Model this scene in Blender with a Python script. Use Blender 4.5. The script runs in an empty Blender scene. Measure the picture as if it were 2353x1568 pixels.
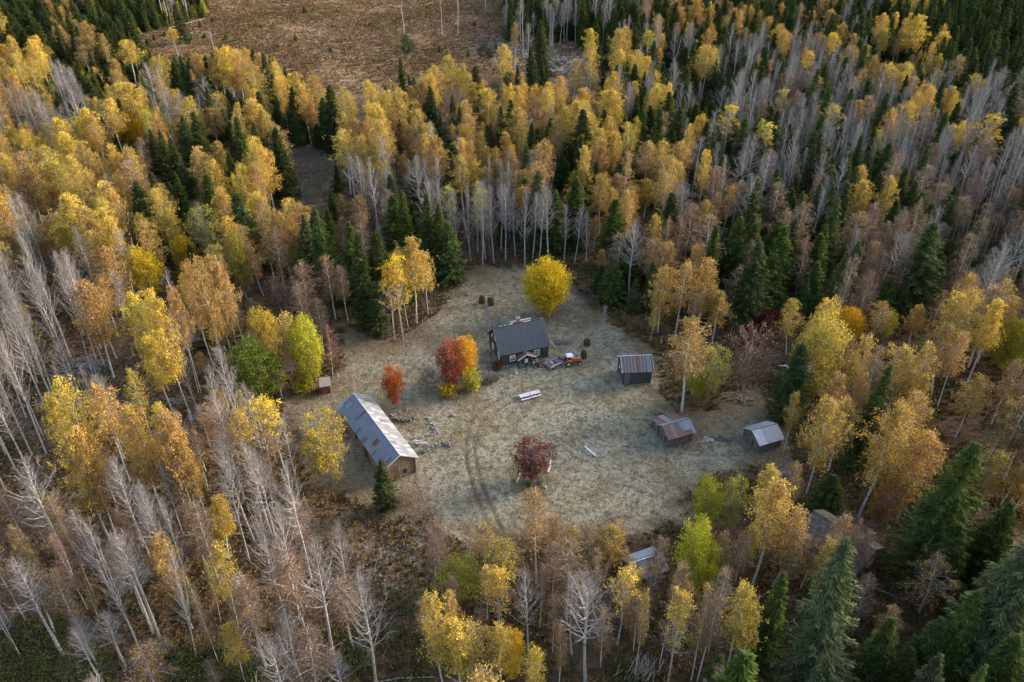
import bpy, math, random
import numpy as np
from mathutils import Vector, Matrix, Quaternion
scene = bpy.context.scene
COL = scene.collection

# ------------------------------------------------------------------ camera, sky, sun, exposure
CAM_H, PITCH, FPX, CXP, CYP = 90.0, math.radians(33.7), 1830.0, 1176.5, 784.0
cp, sp = math.cos(PITCH), math.sin(PITCH)
cam = bpy.data.cameras.new("camera")
cam.sensor_width = 36.0
cam.lens = 36.0 * FPX / 2353.0
cam.clip_start, cam.clip_end = 0.5, 12000.0
camo = bpy.data.objects.new("camera", cam)
COL.objects.link(camo)
camo.location = (0, 0, CAM_H)
camo.rotation_euler = (math.pi / 2 - PITCH, 0, 0)
scene.camera = camo

SUN_EL, SUN_AZ = math.radians(18), math.radians(66)          # azimuth from +Y towards +X
sdir = Vector((math.sin(SUN_AZ) * math.cos(SUN_EL), math.cos(SUN_AZ) * math.cos(SUN_EL), math.sin(SUN_EL)))
world = bpy.data.worlds.new("World")
scene.world = world
world.use_nodes = True
wn = world.node_tree
sky = wn.nodes.new("ShaderNodeTexSky")
sky.sky_type = 'NISHITA'
sky.sun_disc = False
sky.sun_elevation = SUN_EL
sky.sun_rotation = SUN_AZ
sky.dust_density = 2.0
wn.links.new(sky.outputs[0], wn.nodes["Background"].inputs[0])
wn.nodes["Background"].inputs[1].default_value = 0.15
sl = bpy.data.lights.new("sun", 'SUN')
sl.energy = 2.05
sl.angle = math.radians(24)
sl.color = (1.0, 0.90, 0.76)
so = bpy.data.objects.new("sun", sl)
COL.objects.link(so)
so.rotation_euler = sdir.to_track_quat('Z', 'Y').to_euler()
so.location = (0, 0, 200)
scene.view_settings.view_transform = 'Standard'
scene.view_settings.look = 'None'
scene.view_settings.exposure = 1.87
scene.view_settings.gamma = 1.0
scene.cycles.max_bounces = 6
scene.cycles.diffuse_bounces = 3
scene.cycles.transparent_max_bounces = 4

# ------------------------------------------------------------------ mapping between the photo and the ground
def hz(x, y):
    x = np.asarray(x, float); y = np.asarray(y, float)
    a = 0.22 * np.sin(x * .061 + .7) * np.cos(y * .052 + .4) + 0.12 * np.sin(x * .13 + y * .09)
    far = np.clip((y - 200) / 200, 0, 1.5)
    return a + far * 1.3 * np.sin(x * .021 + 2.) * np.cos(y * .017) + .02 * np.clip(y - 480, 0, 3000)

def gz(x, y): return float(hz(x, y))

def at(px, py, z=None):
    rx, uy = (px - CXP) / FPX, (CYP - py) / FPX
    d = (rx, cp + uy * sp, -sp + uy * cp)
    zz = 0.0 if z is None else z
    for _ in range(1 if z is not None else 5):
        t = (zz - CAM_H) / d[2]
        X, Y = d[0] * t, d[1] * t
        if z is None: zz = gz(X, Y)
    return Vector((X, Y, zz))

def proj(X, Y, Z):
    w = CAM_H - Z
    df = Y * cp + w * sp
    du = Y * sp - w * cp
    return CXP + FPX * X / df, CYP - FPX * du / df, df

def height_to(p, v):
    k = (CYP - v) / FPX
    return CAM_H - p[1] * (sp - k * cp) / (cp + k * sp) - p[2]

# ------------------------------------------------------------------ node and mesh helpers
class NT:
    def __init__(s, name):
        s.m = bpy.data.materials.new(name); s.m.use_nodes = True
        s.t = s.m.node_tree; s.t.nodes.clear()
        s.out = s.n("ShaderNodeOutputMaterial")
    def n(s, typ, **kw):
        nd = s.t.nodes.new(typ)
        for k, v in kw.items(): setattr(nd, k, v)
        return nd
    def l(s, a, b): s.t.links.new(a, b)
    def set(s, inp, v):
        if hasattr(v, 'is_linked') or isinstance(v, bpy.types.NodeSocket): s.l(v, inp)
        else: inp.default_value = v
    def coords(s): return s.n("ShaderNodeTexCoord").outputs["Object"]
    def mapv(s, v, scale=(1, 1, 1), rot=(0, 0, 0)):
        m = s.n("ShaderNodeMapping"); s.l(v, m.inputs[0]); m.inputs[3].default_value = scale; m.inputs[2].default_value = rot
        return m.outputs[0]
    def noise(s, v, scale, detail=4, rough=.6, out=0):
        m = s.n("ShaderNodeTexNoise"); s.l(v, m.inputs["Vector"])
        m.inputs["Scale"].default_value = scale; m.inputs["Detail"].default_value = detail; m.inputs["Roughness"].default_value = rough
        return m.outputs[out]
    def ramp(s, f, stops, interp='LINEAR'):
        r = s.n("ShaderNodeValToRGB"); s.l(f, r.inputs[0]); r.color_ramp.interpolation = interp
        e = r.color_ramp.elements
        while len(e) < len(stops): e.new(.5)
        for q, (p, c) in zip(e, stops):
            q.position = p; q.color = (c, c, c, 1) if isinstance(c, (int, float)) else (*c, 1)
        return r.outputs[0]
    def mix(s, f, a, b, mode='MIX'):
        m = s.n("ShaderNodeMix", data_type='RGBA', blend_type=mode)
        s.set(m.inputs[0], f)
        for i, v in ((6, a), (7, b)):
            if isinstance(v, tuple): m.inputs[i].default_value = (*v, 1)
            else: s.l(v, m.inputs[i])
        return m.outputs[2]
    def math(s, op, a, b=0.0, c=None):
        m = s.n("ShaderNodeMath", operation=op); s.set(m.inputs[0], a); s.set(m.inputs[1], b)
        if c is not None: s.set(m.inputs[2], c)
        return m.outputs[0]
    def attr(s, name, typ='GEOMETRY', out="Color"):
        a = s.n("ShaderNodeAttribute", attribute_type=typ, attribute_name=name); return a.outputs[out]
    def bump(s, h, strength=.5, dist=.05):
        b = s.n("ShaderNodeBump"); s.l(h, b.inputs["Height"]); b.inputs["Strength"].default_value = strength; b.inputs["Distance"].default_value = dist
        return b.outputs[0]
    def bsdf(s, col, rough=.8, metal=0., spec=.3, normal=None):
        b = s.n("ShaderNodeBsdfPrincipled")
        if isinstance(col, tuple): b.inputs["Base Color"].default_value = (*col, 1)
        else: s.l(col, b.inputs["Base Color"])
        s.set(b.inputs["Roughness"], rough); s.set(b.inputs["Metallic"], metal); b.inputs["Specular IOR Level"].default_value = spec
        if normal is not None: s.l(normal, b.inputs["Normal"])
        s.l(b.outputs[0], s.out.inputs[0])
        return s.m

class MB:
    """collects polygons; build() links them as one mesh object"""
    def __init__(s): s.v, s.f, s.mi, s.col, s.n = [], [], [], [], 0
    def add(s, verts, faces, mi=0, col=None):
        s.v.extend(tuple(map(float, q)) for q in verts)
        for f in faces:
            s.f.append(tuple(i + s.n for i in f)); s.mi.append(mi); s.col.append(col or (1, 1, 1))
        s.n += len(verts)
    def hexa(s, c, a, b, d, mi=0, col=None):
        c, a, b, d = (Vector(q) for q in (c, a, b, d))
        vs = [c + a * i + b * j + d * k for k in (-1, 1) for j in (-1, 1) for i in (-1, 1)]
        s.add(vs, [(0, 2, 3, 1), (4, 5, 7, 6), (0, 1, 5, 4), (2, 6, 7, 3), (0, 4, 6, 2), (1, 3, 7, 5)], mi, col)
    def box(s, x0, x1, y0, y1, z0, z1, mi=0, col=None):
        s.hexa(((x0 + x1) / 2, (y0 + y1) / 2, (z0 + z1) / 2), ((x1 - x0) / 2, 0, 0), (0, (y1 - y0) / 2, 0), (0, 0, (z1 - z0) / 2), mi, col)
    def beam(s, p, q, w, h=None, mi=0, col=None, up=(0, 0, 1)):
        p, q = Vector(p), Vector(q); d = q - p
        if d.length < 1e-6: return
        u = Vector(up)
        if abs(d.normalized().dot(u)) > .98: u = Vector((0, 1, 0))
        sd = d.cross(u).normalized(); u2 = sd.cross(d).normalized()
        s.hexa((p + q) / 2, d / 2, sd * (w / 2), u2 * ((h or w) / 2), mi, col)
    def tube(s, pts, rad, n=6, mi=0, col=None, caps=True):
        pts = [Vector(p) for p in pts]; base = s.n; vs, fs = [], []
        for i, p in enumerate(pts):
            d = (pts[min(i + 1, len(pts) - 1)] - pts[max(i - 1, 0)]).normalized()
            u = Vector((1, 0, 0)) if abs(d.x) < .9 else Vector((0, 1, 0))
            a = d.cross(u).normalized(); b = d.cross(a)
            r = rad[i] if hasattr(rad, '__len__') else rad
            vs += [p + (a * math.cos(k * 2 * math.pi / n) + b * math.sin(k * 2 * math.pi / n)) * r for k in range(n)]
        for i in range(len(pts) - 1):
            for k in range(n):
                fs.append((i * n + k, i * n + (k + 1) % n, (i + 1) * n + (k + 1) % n, (i + 1) * n + k))
        if caps: fs += [tuple(range(n))[::-1], tuple((len(pts) - 1) * n + k for k in range(n))]
        s.add(vs, fs, mi, col)
    def lathe(s, prof, c=(0, 0, 0), n=12, mi=0, col=None, wob=None):
        vs, fs = [], []
        for i, (r, z) in enumerate(prof):
            for k in range(n):
                a = k * 2 * math.pi / n; q = r * (1 + (wob(i, k) if wob else 0))
                vs.append((c[0] + q * math.cos(a), c[1] + q * math.sin(a), c[2] + z))
        for i in range(len(prof) - 1):
            for k in range(n):
                fs.append((i * n + k, i * n + (k + 1) % n, (i + 1) * n + (k + 1) % n, (i + 1) * n + k))
        fs += [tuple(range(n))[::-1], tuple((len(prof) - 1) * n + k for k in range(n))]
        s.add(vs, fs, mi, col)
    def rock(s, c, r, rng, mi=0, col=None, flat=.7):
        n, m = 7, 4; vs, fs = [], []
        for i in range(m + 1):
            th = math.pi * i / m
            for k in range(n):
                a = k * 2 * math.pi / n + i * .3; q = r * rng.uniform(.78, 1.18)
                vs.append((c[0] + q * math.sin(th) * math.cos(a), c[1] + q * math.sin(th) * math.sin(a) * .85, c[2] + q * math.cos(th) * flat))
        for i in range(m):
            for k in range(n): fs.append((i * n + k, (i + 1) * n + k, (i + 1) * n + (k + 1) % n, i * n + (k + 1) % n))
        s.add(vs, fs, mi, col)
    def quads(s, C, A, B, mi=0):
        s.arr = getattr(s, 'arr', []); s.arr.append((np.asarray(C), np.asarray(A), np.asarray(B), mi))
    def segs(s, P, Q, r0, r1, mi=0):
        s.sarr = getattr(s, 'sarr', []); s.sarr.append((np.asarray(P), np.asarray(Q), np.asarray(r0), np.asarray(r1), mi))
    def mesh(s, name, mats, lv=None, smooth=False):
        V = [np.array(s.v, float).reshape(-1, 3)]; loops = [np.array([i for f in s.f for i in f], np.int32)]
        sizes = [np.array([len(f) for f in s.f], np.int32)]; mi = [np.array(s.mi, np.int32)]
        n = len(s.v)
        for C, A, B, m in getattr(s, 'arr', []):
            N = len(C); V.append(np.stack([C - A, C - B, C + A, C + B], 1).reshape(-1, 3))
            loops.append(np.arange(4 * N, dtype=np.int32) + n); sizes.append(np.full(N, 4, np.int32)); mi.append(np.full(N, m, np.int32)); n += 4 * N
        for P, Q, r0, r1, m in getattr(s, 'sarr', []):
            N = len(P); D = Q - P; D = D / (np.linalg.norm(D, axis=1, keepdims=True) + 1e-9)
            U = np.where(np.abs(D[:, 2:3]) < .9, np.array([[0, 0, 1.]]), np.array([[1., 0, 0]]))
            a = np.cross(D, U); a /= np.linalg.norm(a, axis=1, keepdims=True) + 1e-9; b = np.cross(D, a)
            ring = []
            for base, r in ((P, r0), (Q, r1)):
                for k in range(3):
                    t = k * 2 * math.pi / 3; ring.append(base + (a * math.cos(t) + b * math.sin(t)) * np.asarray(r)[:, None])
            V.append(np.stack(ring, 1).reshape(-1, 3))
            f = np.array([[0, 1, 4, 3], [1, 2, 5, 4], [2, 0, 3, 5]], np.int32)
            loops.append(((np.arange(N, dtype=np.int32) * 6)[:, None, None] + f[None]).reshape(-1) + n)
            sizes.append(np.full(3 * N, 4, np.int32)); mi.append(np.full(3 * N, m, np.int32)); n += 6 * N
        V = np.concatenate(V); loops = np.concatenate(loops).astype(np.int32); sizes = np.concatenate(sizes).astype(np.int32); mi = np.concatenate(mi)
        me = bpy.data.meshes.new(name)
        me.vertices.add(len(V)); me.vertices.foreach_set("co", V.astype(np.float32).ravel())
        me.loops.add(len(loops)); me.loops.foreach_set("vertex_index", loops)
        me.polygons.add(len(sizes)); st = np.concatenate([[0], np.cumsum(sizes)[:-1]]).astype(np.int32)
        me.polygons.foreach_set("loop_start", st); me.polygons.foreach_set("loop_total", sizes)
        for m in mats: me.materials.append(m)
        me.polygons.foreach_set("material_index", np.minimum(mi, len(mats) - 1).astype(np.int32))
        me.polygons.foreach_set("use_smooth", np.full(len(sizes), bool(smooth)))
        if lv is not None:
            at_ = me.attributes.new("lv", 'FLOAT', 'FACE')
            at_.data.foreach_set("value", lv.uniform(0, 1, len(sizes)).astype(np.float32))
        if s.f and any(c != (1, 1, 1) for c in s.col):
            cc = np.ones((len(sizes), 4), np.float32); cc[:len(s.f), :3] = np.array(s.col)
            ca = me.attributes.new("fc", 'FLOAT_COLOR', 'FACE'); ca.data.foreach_set("color", cc.ravel())
        me.update(calc_edges=True); me.validate()
        return me
    def build(s, name, mats, parent=None, loc=None, lv=None, smooth=False):
        o = bpy.data.objects.new(name, s.mesh(name, mats if isinstance(mats, (list, tuple)) else [mats], lv, smooth))
        COL.objects.link(o)
        if parent: o.parent = parent
        if loc is not None: o.location = loc
        return o

def tag(o, label=None, cat=None, group=None, kind=None):
    if label: o["label"] = label
    if cat: o["category"] = cat
    if group: o["group"] = group
    if kind: o["kind"] = kind
    return o

def thing(name, loc, rz=0., label=None, cat=None, group=None):
    o = bpy.data.objects.new(name, None); COL.objects.link(o); o.empty_display_size = .3
    o.location = loc; o.rotation_euler = (0, 0, rz)
    return tag(o, label, cat, group)

def dup(root, loc, rz, label=None):
    r = root.copy(); COL.objects.link(r); r.location = loc; r.rotation_euler = (0, 0, rz)
    if label: r["label"] = label
    for ch in list(root.children):
        c = ch.copy(); COL.objects.link(c); c.parent = r
        for g in ch.children:
            d = g.copy(); COL.objects.link(d); d.parent = c
    return r

# ------------------------------------------------------------------ materials
def leaf_mat(name, trans=.3):
    k = NT(name)
    t = k.attr("tint", 'INSTANCER'); lv = k.attr("lv", 'GEOMETRY', "Fac")
    big = k.noise(k.coords(), .42, 3)
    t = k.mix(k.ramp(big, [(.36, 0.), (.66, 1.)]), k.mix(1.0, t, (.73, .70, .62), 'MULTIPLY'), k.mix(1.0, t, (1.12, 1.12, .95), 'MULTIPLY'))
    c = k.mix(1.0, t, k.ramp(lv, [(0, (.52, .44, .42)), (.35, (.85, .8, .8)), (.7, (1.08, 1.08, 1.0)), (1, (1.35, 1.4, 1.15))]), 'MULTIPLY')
    d = k.n("ShaderNodeBsdfDiffuse"); k.l(c, d.inputs[0])
    tr = k.n("ShaderNodeBsdfTranslucent"); k.l(c, tr.inputs[0])
    m = k.n("ShaderNodeMixShader"); m.inputs[0].default_value = trans
    k.l(d.outputs[0], m.inputs[1]); k.l(tr.outputs[0], m.inputs[2]); k.l(m.outputs[0], k.out.inputs[0])
    return k.m
M = {}
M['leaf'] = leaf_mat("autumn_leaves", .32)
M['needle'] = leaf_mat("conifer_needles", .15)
def bark(name, base, dark, marks, sc=(3, 3, 14)):
    k = NT(name); v = k.coords()
    n1 = k.noise(k.mapv(v, sc), 1.0, 3); n2 = k.noise(v, .5, 3)
    c = k.mix(k.ramp(n1, [(.5 - marks, 1.), (.5, 0.)]), base, dark)
    c = k.mix(k.ramp(n2, [(.4, 0.), (.7, .55)]), c, tuple(x * .6 for x in base))
    return k.bsdf(c, .85, spec=.15)
M['birch_bark'] = bark("birch_bark", (.62, .58, .53), (.06, .05, .045), .10)
M['aspen_bark'] = bark("aspen_bark", (.42, .38, .34), (.13, .115, .10), .14, (2, 2, 4))
M['spruce_bark'] = bark("spruce_bark", (.20, .165, .14), (.08, .06, .05), .2)
M['pine_bark'] = bark("pine_bark", (.32, .16, .085), (.10, .06, .045), .15)
M['grey_bark'] = bark("grey_bark", (.27, .24, .21), (.1, .09, .08), .2)
M['birch_twig'] = NT("birch_twigs").bsdf((.17, .11, .085), .9, spec=.1)
M['aspen_twig'] = NT("aspen_twigs").bsdf((.195, .168, .155), .9, spec=.1)
M['grey_twig'] = NT("grey_twigs").bsdf((.24, .215, .19), .9, spec=.1)

def boards(name, base, var=.5, width=.16, vertical=True, grey=.0):
    k = NT(name); v = k.coords(); s = k.n("ShaderNodeSeparateXYZ"); k.l(v, s.inputs[0])
    u = k.math('ADD', s.outputs[0], s.outputs[1]) if vertical else s.outputs[2]
    idx = k.math('FLOOR', k.math('DIVIDE', u, width))
    wn_ = k.n("ShaderNodeTexWhiteNoise", noise_dimensions='1D'); k.l(idx, wn_.inputs["W"])
    f = k.math('FRACT', k.math('DIVIDE', u, width))
    gap = k.math('LESS_THAN', f, .1)
    st = k.noise(k.mapv(v, (9, 9, .7) if vertical else (.8, .8, 9)), 1.0, 4)
    c = k.mix(wn_.outputs["Value"], tuple(x * (1 - var) for x in base), tuple(x * (1 + var) for x in base))
    c = k.mix(k.ramp(st, [(.42, 0.), (.75, .75)]), c, (.20, .18, .155))
    c = k.mix(gap, c, tuple(x * .3 for x in base))
    return k.bsdf(c, .85, spec=.2, normal=k.bump(st, .4, .03))
M['dark_board'] = boards("dark_boards", (.042, .026, .019), .55)
M['grey_board'] = boards("grey_boards", (.13, .115, .10), .4)
M['red_board'] = boards("red_boards", (.24, .035, .03), .3)
def logs(name, a, b, g):
    k = NT(name); v = k.coords()
    n = k.noise(k.mapv(v, (.9, .9, 7)), 1.0, 5); n2 = k.noise(v, 1.1, 3)
    c = k.mix(k.ramp(n, [(.3, 0.), (.7, 1.)]), a, b); c = k.mix(k.ramp(n2, [(.45, 0.), (.7, .7)]), c, g)
    return k.bsdf(c, .85, spec=.2, normal=k.bump(n, .6, .03))
M['barn_log'] = logs("barn_logs", (.13, .075, .04), (.36, .215, .115), (.22, .16, .11))
M['grey_log'] = logs("grey_logs", (.055, .045, .038), (.19, .165, .14), (.10, .075, .055))
M['dark_log'] = logs("dark_logs", (.03, .027, .025), (.12, .105, .095), (.07, .055, .045))
def sheet(name, rough=.55, metal=.08):
    k = NT(name); v = k.coords(); fc = k.attr("fc")
    n = k.noise(v, 1.4, 6); n2 = k.noise(k.mapv(v, (6, .8, 1)), 1., 4); n3 = k.noise(v, 14, 4)
    c = k.mix(k.ramp(n, [(.3, .35), (.7, 0.)]), fc, (.09, .085, .085))
    c = k.mix(k.ramp(n2, [(.55, 0.), (.75, .5)]), c, (.20, .11, .07))
    c = k.mix(k.ramp(n3, [(.45, 0.), (.8, .18)]), c, (.4, .4, .42))
    return k.bsdf(c, rough, metal, .4, k.bump(n3, .15, .02))
M['sheet'] = sheet("weathered_roof_sheets")
k = NT("dark_roof_tiles"); v = k.coords(); n = k.noise(v, 1.2, 5); n2 = k.noise(v, 22, 3)
c = k.mix(n, (.020, .023, .031), (.048, .053, .066)); c = k.mix(k.ramp(n2, [(.5, 0.), (.8, .4)]), c, (.11, .11, .12))
M['dark_roof'] = k.bsdf(c, .55, .1, .4)
k = NT("roof_seam"); M['seam'] = k.bsdf(k.mix(k.noise(k.coords(), 5, 3), (.06, .065, .075), (.15, .155, .17)), .5, .2, .4)
k = NT("frost_white"); M['frost'] = k.bsdf(k.mix(k.ramp(k.noise(k.coords(), 6, 5), [(.35, 0.), (.65, 1.)]), (.36, .36, .38), (.72, .72, .75)), .7)
k = NT("white_paint"); M['white'] = k.bsdf(k.mix(k.noise(k.coords(), 7, 3), (.62, .62, .62), (.82, .82, .81)), .6)
M['glass'] = NT("window_glass").bsdf((.03, .036, .045), .08, 0., .6)
M['curtain'] = NT("curtain_cloth").bsdf((.6, .61, .64), .9)
k = NT("red_brick"); bt = k.n("ShaderNodeTexBrick"); k.l(k.mapv(k.coords(), (5, 5, 5), (math.pi / 2, 0, 0)), bt.inputs[0])
bt.inputs[1].default_value = (.42, .12, .05, 1); bt.inputs[2].default_value = (.3, .085, .04, 1); bt.inputs[3].default_value = (.3, .26, .22, 1)
M['brick'] = k.bsdf(bt.outputs[0], .85)
k = NT("grey_stone"); v = k.coords(); n = k.noise(v, 2.2, 6)
c = k.mix(k.ramp(n, [(.3, 0.), (.7, 1.)]), (.13, .12, .10), (.36, .34, .30)); c = k.mix(k.ramp(k.noise(v, .9, 4), [(.5, 0.), (.65, .8)]), c, (.10, .10, .05))
M['stone'] = k.bsdf(c, .9, spec=.2, normal=k.bump(n, .6, .06))
k = NT("hay"); v = k.coords(); n = k.noise(k.mapv(v, (14, 14, 4)), 1., 5)
M['hay'] = k.bsdf(k.mix(k.ramp(n, [(.3, 0.), (.7, 1.)]), (.045, .03, .018), (.17, .115, .065)), .95, spec=.1, normal=k.bump(n, .9, .08))
def paint(name, col, rough=.5, metal=0., dirt=.35):
    k = NT(name); n = k.noise(k.coords(), 3.5, 5)
    return k.bsdf(k.mix(k.ramp(n, [(.4, 0.), (.75, dirt)]), col, (.09, .075, .06)), rough, metal, .4)
M['orange'] = paint("orange_paint", (.52, .105, .025)); M['cabwhite'] = paint("cab_roof_paint", (.7, .7, .69), .5, 0., .2)
M['rubber'] = paint("tyre_rubber", (.018, .018, .018), .85); M['rim'] = paint("wheel_rim", (.55, .5, .4), .5)
M['iron'] = paint("dark_iron", (.04, .04, .045), .6, .3); M['timber'] = logs("bare_timber", (.13, .10, .075), (.33, .27, .21), (.22, .2, .18))
M['pale_timber'] = logs("pale_timber", (.3, .26, .22), (.58, .54, .49), (.45, .44, .43))
M['red_plastic'] = paint("red_plastic", (.5, .02, .02)); M['blue_plastic'] = paint("blue_plastic", (.05, .1, .18)); M['sack'] = paint("pale_sack", (.5, .47, .42))
M['skin'] = NT("skin").bsdf((.5, .28, .2), .6); M['hair'] = NT("hair").bsdf((.09, .06, .04), .8)
for nm, cc in (('tan_jacket', (.36, .31, .22)), ('navy_cloth', (.018, .022, .035)), ('jeans', (.05, .075, .13)), ('yellow_cloth', (.42, .27, .03)), ('dark_cloth', (.03, .03, .032)), ('shoe', (.02, .018, .016))):
    M[nm] = paint(nm, cc, .9, 0., .1)
k = NT("moss_roof"); v = k.coords(); n = k.noise(v, 1.6, 6)
M['moss_roof'] = k.bsdf(k.mix(k.ramp(n, [(.35, 0.), (.65, 1.)]), (.10, .075, .055), (.23, .19, .15)), .95, spec=.15, normal=k.bump(n, .5, .06))
# ------------------------------------------------------------------ ground
CLEARING = [(790, 752), (850, 778), (905, 792), (960, 752), (1010, 722), (1045, 672), (1075, 625), (1110, 614), (1200, 618), (1300, 632), (1335, 690), (1385, 735), (1440, 770), (1480, 790), (1508, 830), (1512, 895),
            (1545, 948), (1600, 955), (1650, 945), (1672, 905), (1745, 895), (1762, 960), (1790, 985), (1812, 1030), (1830, 1075), (1835, 1130), (1790, 1105), (1735, 1062), (1690, 1082), (1620, 1088), (1570, 1125), (1555, 1190), (1470, 1225),
            (1380, 1215), (1290, 1222), (1180, 1232), (1080, 1235), (1015, 1215), (960, 1180), (905, 1190), (850, 1175), (800, 1130), (720, 1120), (705, 1060), (690, 985), (650, 940), (660, 915), (735, 905), (770, 870), (800, 840)]
MEADOW2 = [(668, 345), (705, 332), (742, 352), (770, 392), (752, 425), (728, 470), (700, 470), (690, 420), (672, 385)]
CLEARCUT = [(492, -60), (1155, -60), (1150, 60), (1165, 95), (1235, 105), (1320, 112), (1400, 128), (1440, 125), (1400, 158), (1290, 165), (1200, 150), (1150, 158), (1060, 152), (1000, 158), (950, 165), (905, 175), (850, 190), (800, 205), (745, 205), (700, 170), (650, 140), (600, 118), (520, 108), (440, 118), (380, 128), (330, 120), (300, 95), (330, 78), (400, 60), (470, 40)]
SCRUB = [(760, 1150), (850, 1180), (905, 1195), (1000, 1215), (1050, 1250), (1040, 1300), (985, 1400), (960, 1430), (890, 1400), (800, 1340), (760, 1260), (740, 1190)]
LEFTOPEN = [(0, 1060), (60, 1010), (180, 985), (330, 1010), (450, 1090), (560, 1180), (640, 1230), (700, 1330), (760, 1400), (800, 1568), (0, 1568)]
PALELEFT = [(0, 1130), (110, 1110), (160, 1190), (230, 1240), (250, 1310), (180, 1360), (60, 1330), (0, 1300)]
PATH2 = [(290, 770), (300, 850), (350, 960), (385, 940), (365, 860), (350, 790), (330, 745)]
OPENW = [[tuple(at(*p)[:2]) for p in poly] for poly in (CLEARING, MEADOW2, CLEARCUT)]

def inside(poly, x, y):
    x = np.asarray(x, float); y = np.asarray(y, float); r = np.zeros(x.shape, bool); n = len(poly)
    for i in range(n):
        (x0, y0), (x1, y1) = poly[i], poly[(i + 1) % n]
        if y0 == y1: continue
        r ^= ((y0 > y) != (y1 > y)) & (x < (x1 - x0) * (y - y0) / (y1 - y0) + x0)
    return r
def sdist(poly, x, y):
    d = np.full(x.shape, 1e9); n = len(poly)
    for i in range(n):
        (x0, y0), (x1, y1) = poly[i], poly[(i + 1) % n]
        dx, dy = x1 - x0, y1 - y0; t = np.clip(((x - x0) * dx + (y - y0) * dy) / (dx * dx + dy * dy + 1e-9), 0, 1)
        d = np.minimum(d, np.hypot(x - x0 - t * dx, y - y0 - t * dy))
    return np.where(inside(poly, x, y), d, -d)
def pdist(line, x, y):
    d = np.full(x.shape, 1e9)
    for (x0, y0), (x1, y1) in zip(line[:-1], line[1:]):
        dx, dy = x1 - x0, y1 - y0; t = np.clip(((x - x0) * dx + (y - y0) * dy) / (dx * dx + dy * dy + 1e-9), 0, 1)
        d = np.minimum(d, np.hypot(x - x0 - t * dx, y - y0 - t * dy))
    return d
def wob(x, y): return 1.3 * np.sin(x * .71 + 1.3 * np.sin(y * .53)) + .9 * np.sin(y * 1.13 + x * .4) + .6 * np.sin(x * 2.3 + y * 1.7)

def smooth_line(pts, n=8):
    out = []
    for i in range(len(pts) - 1):
        p0, p1, p2, p3 = (np.array(pts[max(0, min(len(pts) - 1, j))], float) for j in (i - 1, i, i + 1, i + 2))
        for q in range(n):
            t = q / n; out.append(tuple(.5 * ((2 * p1) + (p2 - p0) * t + (2 * p0 - 5 * p1 + 4 * p2 - p3) * t * t + (3 * p1 - p0 - 3 * p2 + p3) * t ** 3)))
    return out + [tuple(pts[-1])]
TRACK_PIX = [[(1290, 872), (1210, 890), (1135, 925), (1090, 955), (1073, 1000), (1070, 1045), (1080, 1095), (1098, 1150), (1122, 1205), (1142, 1250)],
             [(1300, 884), (1225, 902), (1155, 935), (1108, 965), (1092, 1010), (1092, 1050), (1104, 1100), (1122, 1148), (1145, 1200), (1165, 1245)]]
TRACKS = [smooth_line([tuple(at(*p)[:2]) for p in tr]) for tr in TRACK_PIX]
TRACKS += [smooth_line([tuple(at(*p)[:2]) for p in tr]) for tr in ([(1165, 1245), (1195, 1340), (1240, 1440), (1262, 1568)], [(1142, 1250), (1172, 1345), (1215, 1445), (1225, 1568)])]
OLD_TRACK = smooth_line([tuple(at(*p)[:2]) for p in [(1060, 960), (1040, 1010), (1030, 1060), (1035, 1110), (1055, 1180), (1075, 1230)]])

ax = np.concatenate([-np.geomspace(4500, 290, 26)[:-1], np.arange(-285, -45, 1.25), np.arange(-45, -24, .8), np.arange(-24, 18, .26), np.arange(18, 60, .8), np.arange(60, 345, 1.25), np.geomspace(350, 4500, 26)])
ay = np.concatenate([-np.geomspace(1500, 40, 16), np.arange(-30, 35, 8.), np.arange(36, 56, .8), np.arange(56, 134, .28), np.arange(134, 180, .8), np.arange(180, 500, 1.2), np.geomspace(506, 9000, 40)])
GX, GY = np.meshgrid(ax, ay)
GZ = hz(GX, GY)
gw = wob(GX, GY)
rngg = np.random.default_rng(5)
def sst(d, w): return np.clip(d / w * .5 + .5, 0, 1)
zm = sst(sdist(OPENW[0], GX, GY) + gw * .9, 2.5)
zm2 = sst(sdist(OPENW[1], GX, GY) + gw * .6, 3)
zc = sst(sdist(OPENW[2], GX, GY) + 12 + gw * 3.2, 12)
W = lambda poly: [tuple(at(*p)[:2]) for p in poly]
zs = sst(sdist(W(SCRUB), GX, GY) + gw * 1.6, 4)
zp = np.maximum.reduce([zm2 * .75, sst(sdist(W(PALELEFT), GX, GY) + gw * 1.5, 6), sst(sdist(W(PATH2), GX, GY) + gw, 4), sst(sdist(W([(1130, 100), (1240, 85), (1330, 118), (1420, 120), (1420, 170), (1280, 185), (1180, 150), (1120, 130)]), GX, GY) + gw * 2, 12)])
tr = np.minimum.reduce([pdist(t, GX, GY) for t in TRACKS]); tro = pdist(OLD_TRACK, GX, GY)
fade_y = np.clip((at(1076, 985).y + 6 - GY) / 14, .42, 1)
zt = np.clip(1.45 - tr / (.30 + .08 * np.sin(GY * 1.9 + GX)), 0, 1) * fade_y * np.clip(.75 + gw * .14, .3, 1)
zt = np.maximum(zt, np.clip(1 - tro / 1.1, 0, 1) * .35)
lit = np.zeros_like(GX)
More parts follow.
